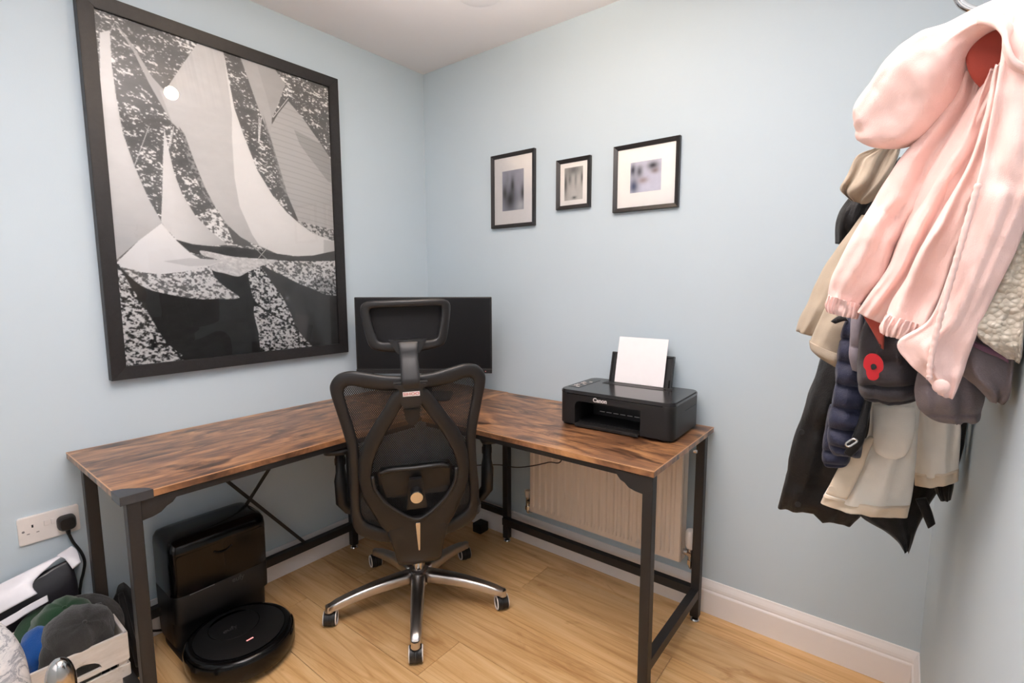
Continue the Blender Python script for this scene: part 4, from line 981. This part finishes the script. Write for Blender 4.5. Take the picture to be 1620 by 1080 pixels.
# long black parka, furthest along the wall
c = coat('black_parka', 'long black nylon parka hanging furthest left and lowest of the coats', -.6)
soft('body', S((1420, 250, 1500, 250, -.62, .03), (1360, 340, 1490, 340, -.60, .05), (1326, 440, 1480, 440, -.59, .06), (1302, 550, 1470, 550, -.58, .07), (1282, 620, 1440, 630, -.58, .07), (1262, 680, 1420, 690, -.58, .07), (1246, 740, 1400, 755, -.58, .055), (1236, 775, 1372, 802, -.58, .040), (1232, 797, 1345, 832, -.58, .022)), M_black, c, fold=.012, freq=3, seed=21, nz=.006, nzs=16, baf=5, bafd=.10, p=.55, **K)
soft('sleeve', S((1395, 260, 1450, 260, -.68, .03), (1340, 318, 1410, 320, -.68, .04), (1323, 350, 1400, 352, -.68, .045), (1321, 385, 1395, 390, -.68, .03)), M_black, c, seed=22, fold=.008, **K)
for u, v_ in ((1268, 683), (1262, 797)):
    p = at(u, v_, 1, -.645); bm = bmesh.new(); cyl(bm, p-Vector(c.location), p-Vector(c.location)+V3((.001, -.004, 0)), .006, n=14); obj('press_stud', bm, M_steel, c, 'auto')
# black fleece trousers below the cream coat
c = coat('black_hooded_top', 'soft black garment whose pointed end hangs below the cream coat', -.64)
soft('body', S((1420, 640, 1530, 640, -.66, .03), (1370, 720, 1520, 720, -.66, .04), (1350, 790, 1480, 780, -.65, .04), (1362, 815, 1466, 806, -.65, .035), (1398, 838, 1452, 832, -.65, .025), (1420, 858, 1444, 856, -.65, .014), (1429, 872, 1438, 873, -.65, .006)), M_black2, c, fold=.006, seed=24, **K)
soft('sleeve', S((1505, 650, 1546, 640, -.76, .02), (1500, 700, 1540, 690, -.74, .022), (1480, 745, 1518, 740, -.72, .022), (1478, 770, 1512, 768, -.72, .018), (1488, 792, 1506, 790, -.72, .008)), M_black2, c, seed=25, fold=.003, **K)
soft('drawstring', S((1448, 790, 1466, 788, -.70, .006), (1458, 812, 1474, 808, -.70, .006), (1468, 836, 1480, 828, -.70, .004)), M_black2, c, seed=26, **K)
# tan jacket
c = coat('tan_jacket', 'tan cotton jacket with its hood and sleeves sticking out left of the pink coat', -.8)
soft('hood', S((1385, 236, 1425, 232, -.86, .02), (1358, 252, 1412, 270, -.86, .035), (1342, 280, 1392, 305, -.86, .04), (1332, 300, 1372, 322, -.86, .03), (1345, 318, 1362, 324, -.86, .01)), M_tan, c, fold=.010, freq=4, seed=27, nz=.004, nzs=25, **K)
soft('body', S((1420, 300, 1500, 300, -.80, .03), (1365, 380, 1480, 380, -.80, .04), (1335, 450, 1460, 450, -.80, .04), (1315, 510, 1440, 520, -.80, .035), (1310, 540, 1420, 545, -.80, .02)), M_tan, c, fold=.006, seed=28, **K)
soft('sleeve', S((1362, 340, 1420, 350, -.84, .03), (1322, 395, 1390, 405, -.84, .04), (1294, 440, 1362, 455, -.84, .042), (1274, 485, 1335, 505, -.84, .040), (1261, 516, 1305, 532, -.84, .032), (1260, 523, 1285, 527, -.84, .012)), M_tan, c, fold=.006, freq=2, seed=29, nz=.003, nzs=25, **K)
sl = soft('sleeve', S((1330, 430, 1400, 440, -.88, .03), (1306, 485, 1375, 500, -.88, .036), (1290, 520, 1355, 540, -.88, .036), (1282, 540, 1342, 565, -.88, .033)), M_tan, c, fold=.004, freq=2, seed=30, **K)
soft('cuff', S((1281, 538, 1343, 563, -.885, .035), (1283, 550, 1335, 575, -.885, .034), (1292, 560, 1325, 581, -.885, .018)), M_tan, sl if False else c, seed=31, **K)
soft('collar_toggle', S((1314, 508, 1322, 512, -.935, .004), (1326, 500, 1334, 508, -.935, .005), (1338, 502, 1342, 508, -.935, .004)), M_black, c, seed=32, **K)
# cream wool coat
c = coat('cream_coat', 'cream wool coat with beige hem hanging below the grey and navy jackets', -.8)
soft('right_front', S((1440, 560, 1540, 560, -.76, .02), (1445, 640, 1528, 635, -.76, .022), (1446, 700, 1523, 695, -.76, .022), (1447, 752, 1521, 746, -.76, .022)), M_cream2, c, fold=.006, freq=2.5, seed=33, **K)
soft('right_hem', S((1447, 748, 1521, 742, -.765, .022), (1447, 768, 1521, 760, -.765, .020)), M_creamhem, c, fold=.006, freq=2.5, seed=33, **K)
lf = soft('left_front', S((1385, 560, 1460, 560, -.82, .02), (1378, 630, 1456, 636, -.82, .025), (1372, 690, 1452, 692, -.82, .028), (1346, 716, 1450, 722, -.82, .030), (1328, 740, 1447, 755, -.82, .030), (1312, 768, 1443, 785, -.82, .030), (1302, 785, 1439, 803, -.82, .028)), M_cream2, c, fold=.007, freq=2.5, seed=34, **K)
soft('left_hem', S((1304, 782, 1440, 799, -.825, .030), (1298, 795, 1436, 818, -.825, .026)), M_creamhem, c, fold=.007, freq=2.5, seed=34, **K)
soft('facing', S((1374, 690, 1384, 692, -.86, .006), (1340, 718, 1372, 722, -.86, .006), (1322, 748, 1358, 756, -.86, .006), (1306, 780, 1340, 790, -.86, .005)), M_creamhem, c, seed=35, **K)
soft('pocket_flap', S((1380, 640, 1448, 645, -.855, .008), (1380, 680, 1448, 680, -.857, .012), (1384, 712, 1436, 716, -.857, .010), (1400, 724, 1420, 726, -.857, .004)), M_cream2, c, seed=36, **K)
p = at(1315, 772, 1, -.872); bm = bmesh.new(); cyl(bm, p-Vector(c.location), p-Vector(c.location)+V3((.001, -.004, 0)), .005, n=14); obj('press_stud', bm, M_creamhem, c, 'auto')
# navy down jacket
c = coat('navy_down_jacket', 'quilted navy down jacket with a pale mauve stripe and a silver zip pull', -.88)
def quilt(rows): return S(*rows)
soft('body', quilt(((1362, 470, 1420, 470, -.90, .03), (1336, 505, 1400, 505, -.90, .035), (1327, 545, 1386, 545, -.90, .038), (1323, 585, 1378, 590, -.90, .040), (1318, 625, 1372, 632, -.90, .040), (1311, 662, 1370, 670, -.90, .040), (1310, 695, 1366, 705, -.90, .036), (1318, 716, 1362, 722, -.90, .022))), M_navy, c, baf=8, bafd=.32, seed=37, nz=.002, nzs=40, fold=.003, xmax=XW, n=40, sub=12)
soft('inner_layer', S((1312, 640, 1360, 640, -.86, .025), (1303, 690, 1350, 690, -.86, .028), (1301, 725, 1345, 728, -.86, .022), (1308, 738, 1335, 738, -.86, .01)), M_navy, c, baf=4, bafd=.3, seed=38, xmax=XW, n=30, sub=10)
soft('side_stripe', S((1346, 495, 1366, 495, -.945, .010), (1345, 530, 1365, 532, -.945, .014), (1343, 560, 1363, 565, -.945, .014), (1348, 585, 1360, 588, -.945, .008)), M_mauve, c, 'pale mauve stripe', baf=2, bafd=.3, seed=39, xmax=XW, n=24, sub=12)
soft('zip_tape', S((1374, 600, 1386, 602, -.915, .008), (1362, 650, 1376, 655, -.935, .008), (1348, 690, 1366, 700, -.945, .008), (1335, 716, 1348, 722, -.945, .006)), M_black, c, seed=40, **K)
bm = bmesh.new(); q = [at(u, v_, 1, -.965)-Vector(c.location) for u, v_ in ((1338, 702), (1344, 697), (1351, 694), (1356, 697), (1350, 702), (1342, 706))]; tube(bm, q, .0018, 8, 4, True); obj('zip_pull', bm, M_chrome, c, True)
# dark grey puffer
c = coat('dark_grey_puffer', 'dark grey puffer jacket sleeve behind the red poppy', -.98)
soft('sleeve', S((1400, 430, 1460, 430, -.96, .035), (1372, 500, 1450, 505, -.98, .045), (1360, 545, 1448, 550, -.99, .05), (1358, 590, 1456, 592, -.99, .052), (1358, 612, 1457, 614, -.99, .048), (1366, 628, 1450, 632, -.99, .034), (1385, 634, 1430, 636, -.99, .012)), M_grey, c, baf=5, bafd=.22, seed=41, fold=.005, nz=.003, nzs=30, xmax=XW, n=40, sub=12)
# taupe puffer
c = coat('taupe_puffer', 'taupe padded jacket low under the pink coat and fleece', -1.08)
soft('sleeve', S((1480, 520, 1560, 500, -1.04, .03), (1456, 580, 1556, 560, -1.05, .04), (1448, 612, 1558, 605, -1.05, .045), (1452, 642, 1554, 640, -1.05, .042), (1470, 658, 1549, 660, -1.05, .03), (1500, 668, 1540, 668, -1.05, .012)), M_taupe, c, baf=3, bafd=.15, seed=42, fold=.006, nz=.003, nzs=30, **K)
soft('body', S((1510, 500, 1640, 520, -1.12, .02), (1505, 545, 1640, 560, -1.12, .026), (1515, 585, 1640, 600, -1.12, .028), (1545, 612, 1635, 625, -1.12, .022), (1565, 634, 1605, 640, -1.12, .010)), M_taupe, c, seed=43, fold=.006, freq=3, **K)
# curly fleece
c = coat('fleece_jacket', 'beige curly fleece jacket at the right edge beside the pink coat', -1.15)
soft('body', S((1600, 250, 1700, 260, -1.155, .015), (1585, 350, 1700, 360, -1.155, .02), (1568, 420, 1700, 440, -1.155, .022), (1548, 490, 1700, 505, -1.155, .022), (1540, 525, 1700, 545, -1.155, .022), (1570, 552, 1700, 570, -1.155, .018), (1600, 566, 1690, 580, -1.155, .008)), M_fleece, c, fold=.004, freq=3, seed=44, nz=.004, nzs=60, **K)
M_plum = fabric('plum_binding', (104, 70, 88), .7)
soft('hem_binding', S((1528, 532, 1534, 545, -1.150, .004), (1555, 545, 1556, 556, -1.152, .004), (1580, 555, 1580, 566, -1.153, .004), (1604, 568, 1604, 576, -1.154, .003)), M_plum, c, seed=45, **K)
# pink raincoat, nearest
c = coat('pink_raincoat', 'pale pink hooded raincoat hanging in front of all the other coats', -1.1)
PK = dict(xmax=XW, n=72, sub=9, wr=.005)
soft('back', S((1600, 60, 1680, 60, -1.12, .02), (1530, 170, 1660, 180, -1.10, .025), (1465, 280, 1620, 300, -1.08, .03), (1425, 370, 1570, 390, -1.06, .03), (1400, 440, 1520, 460, -1.05, .03), (1405, 480, 1470, 500, -1.05, .02)), M_pink, c, fold=.006, seed=51, **PK)
soft('left_sleeve', S((1528, 104, 1566, 112, -1.105, .008), (1506, 150, 1552, 158, -1.085, .024), (1452, 215, 1510, 232, -1.07, .036), (1408, 280, 1476, 298, -1.06, .040), (1370, 340, 1444, 352, -1.05, .042), (1338, 395, 1418, 405, -1.045, .042), (1318, 435, 1392, 448, -1.04, .040), (1311, 462, 1368, 478, -1.04, .032), (1311, 474, 1358, 486, -1.04, .026)), M_pink, c, fold=.006, freq=1.6, seed=52, nz=.007, nzs=15, **PK)
soft('left_cuff', S((1312, 466, 1362, 481, -1.042, .026), (1308, 474, 1361, 489, -1.042, .026), (1307, 484, 1359, 498, -1.042, .026), (1309, 493, 1357, 504, -1.042, .024)), M_pink, c, fold=.004, freq=16, seed=53, nz=.0015, nzs=90, xmax=XW, n=110, sub=8)
soft('left_front', S((1564, 106, 1586, 112, -1.13, .008), (1528, 185, 1572, 200, -1.105, .018), (1482, 270, 1534, 282, -1.09, .024), (1444, 345, 1496, 358, -1.08, .026), (1408, 415, 1458, 428, -1.07, .026), (1376, 462, 1425, 476, -1.065, .024), (1358, 490, 1402, 507, -1.065, .016)), M_pink, c, fold=.006, freq=1.6, seed=54, nz=.006, nzs=15, **PK)
soft('front_facing', S((1362, 494, 1402, 508, -1.055, .008), (1374, 514, 1400, 524, -1.055, .007), (1386, 535, 1399, 542, -1.055, .005), (1393, 550, 1398, 553, -1.055, .002)), M_pinkdeep, c, seed=55, **PK)
soft('right_sleeve', S((1576, 100, 1600, 110, -1.16, .008), (1556, 185, 1600, 200, -1.145, .020), (1526, 262, 1576, 276, -1.13, .032), (1490, 330, 1545, 345, -1.12, .036), (1452, 395, 1518, 408, -1.11, .038), (1418, 455, 1494, 468, -1.10, .038), (1402, 495, 1474, 512, -1.10, .034), (1398, 508, 1466, 524, -1.10, .028)), M_pink, c, fold=.006, freq=1.6, seed=56, nz=.007, nzs=15, **PK)
soft('right_cuff', S((1403, 496, 1471, 515, -1.102, .027), (1396, 506, 1468, 526, -1.102, .028), (1392, 517, 1463, 536, -1.102, .028), (1392, 526, 1457, 543, -1.102, .025)), M_pink, c, fold=.004, freq=16, seed=57, nz=.0015, nzs=90, xmax=XW, n=110, sub=8)
rf = soft('right_front', S((1592, 8, 1690, -5, -1.18, .018), (1588, 50, 1690, 60, -1.19, .020), (1580, 110, 1680, 125, -1.195, .016), (1566, 190, 1670, 205, -1.19, .014), (1550, 270, 1655, 290, -1.185, .014), (1524, 355, 1622, 372, -1.18, .013), (1500, 435, 1582, 450, -1.175, .012), (1470, 505, 1552, 515, -1.17, .011), (1420, 542, 1536, 556, -1.165, .010), (1438, 575, 1526, 588, -1.165, .010), (1468, 602, 1517, 612, -1.165, .009), (1484, 624, 1508, 632, -1.165, .005)), M_pink, c, fold=.004, freq=2.5, seed=58, **PK)
bm = bmesh.new(); q = [at(u, v_, 1, y)-Vector(c.location) for u, v_, y in ((1548, 290, -1.205), (1528, 360, -1.20), (1508, 430, -1.195), (1488, 500, -1.19), (1474, 560, -1.185), (1470, 600, -1.182))]
P_ = crom(q, 14); tube(bm, P_, lambda t: .0022+.0012*abs(sin(t*70)), 8, 1); obj('gathered_seam', bm, M_pink, rf if False else c, True)
p = at(1489, 611, 1, -1.178)-Vector(c.location); bm = bmesh.new(); bmesh.ops.create_uvsphere(bm, u_segments=20, v_segments=10, radius=.0085, matrix=Matrix.Translation(p) @ Matrix.Diagonal((1, .5, 1, 1))); obj('snap_button', bm, M_pink, c, True)
soft('hood', S((1354, 186, 1362, 220, -1.07, .012), (1360, 165, 1398, 229, -1.075, .036), (1382, 132, 1440, 223, -1.08, .052), (1410, 98, 1480, 196, -1.085, .058), (1450, 62, 1515, 152, -1.095, .058), (1490, 38, 1540, 100, -1.105, .050), (1530, 20, 1566, 62, -1.12, .038), (1575, 4, 1592, 48, -1.14, .028), (1620, -12, 1622, 40, -1.17, .018)), M_pink, c, fold=.0025, freq=2.0, seed=59, nz=.010, nzs=13, **PK)
soft('hood_lining', S((1545, 50, 1588, 46, -1.125, .004), (1528, 85, 1590, 85, -1.125, .005), (1534, 118, 1582, 116, -1.12, .004), (1552, 140, 1576, 138, -1.11, .003)), M_pinkdeep, c, seed=60, xmax=XW, n=40, sub=6)
soft('collar', S((1548, 18, 1552, 36, -1.165, .006), (1582, 22, 1570, 44, -1.19, .008), (1596, 40, 1584, 56, -1.205, .008), (1598, 70, 1586, 76, -1.21, .008), (1612, 96, 1600, 106, -1.212, .008), (1640, 112, 1634, 124, -1.205, .006)), M_pink, c, seed=61, **PK)
# red poppy pin hanging before the grey puffer
pp = thing('poppy_pin', 'red poppy brooch with a black centre dangling under the pink coat', 'brooch', tuple(at(1382, 580, 1, -1.062)))
def poppy(poly, name, mat, th, dy):
    o_ = Vector(pp.location); bm = bmesh.new()
    pts = [at(u, v_, 1, -1.062)-o_ for u, v_ in poly]; pts = crom(pts, 5, True)
    a = [bm.verts.new(q+V3((0, dy, 0))) for q in pts]; b = [bm.verts.new(q+V3((0, dy-th, 0))) for q in pts]; n = len(pts)
    for i in range(n): bm.faces.new((a[i], a[(i+1) % n], b[(i+1) % n], b[i]))
    bm.faces.new(a[::-1]); bm.faces.new(b); obj(name, recalc(bm), mat, pp)
poppy([(1368, 566), (1374, 560), (1382, 559), (1390, 562), (1397, 572), (1397, 584), (1391, 590), (1390, 597), (1383, 601), (1375, 599), (1371, 592), (1370, 585), (1366, 578)], 'petals', M_red, .003, 0)
poppy([(1378, 577), (1382, 575), (1386, 577), (1387, 581), (1383, 584), (1379, 583)], 'centre', M_blackpl, .0015, -.003)
bm = bmesh.new(); q = [at(u, v_, 1, -1.062)-Vector(pp.location) for u, v_ in ((1384, 560), (1385, 552), (1389, 545), (1393, 546), (1391, 553), (1387, 561))]; tube(bm, q, .0005, 6, 4, True); obj('ring', bm, M_steel, pp, True)
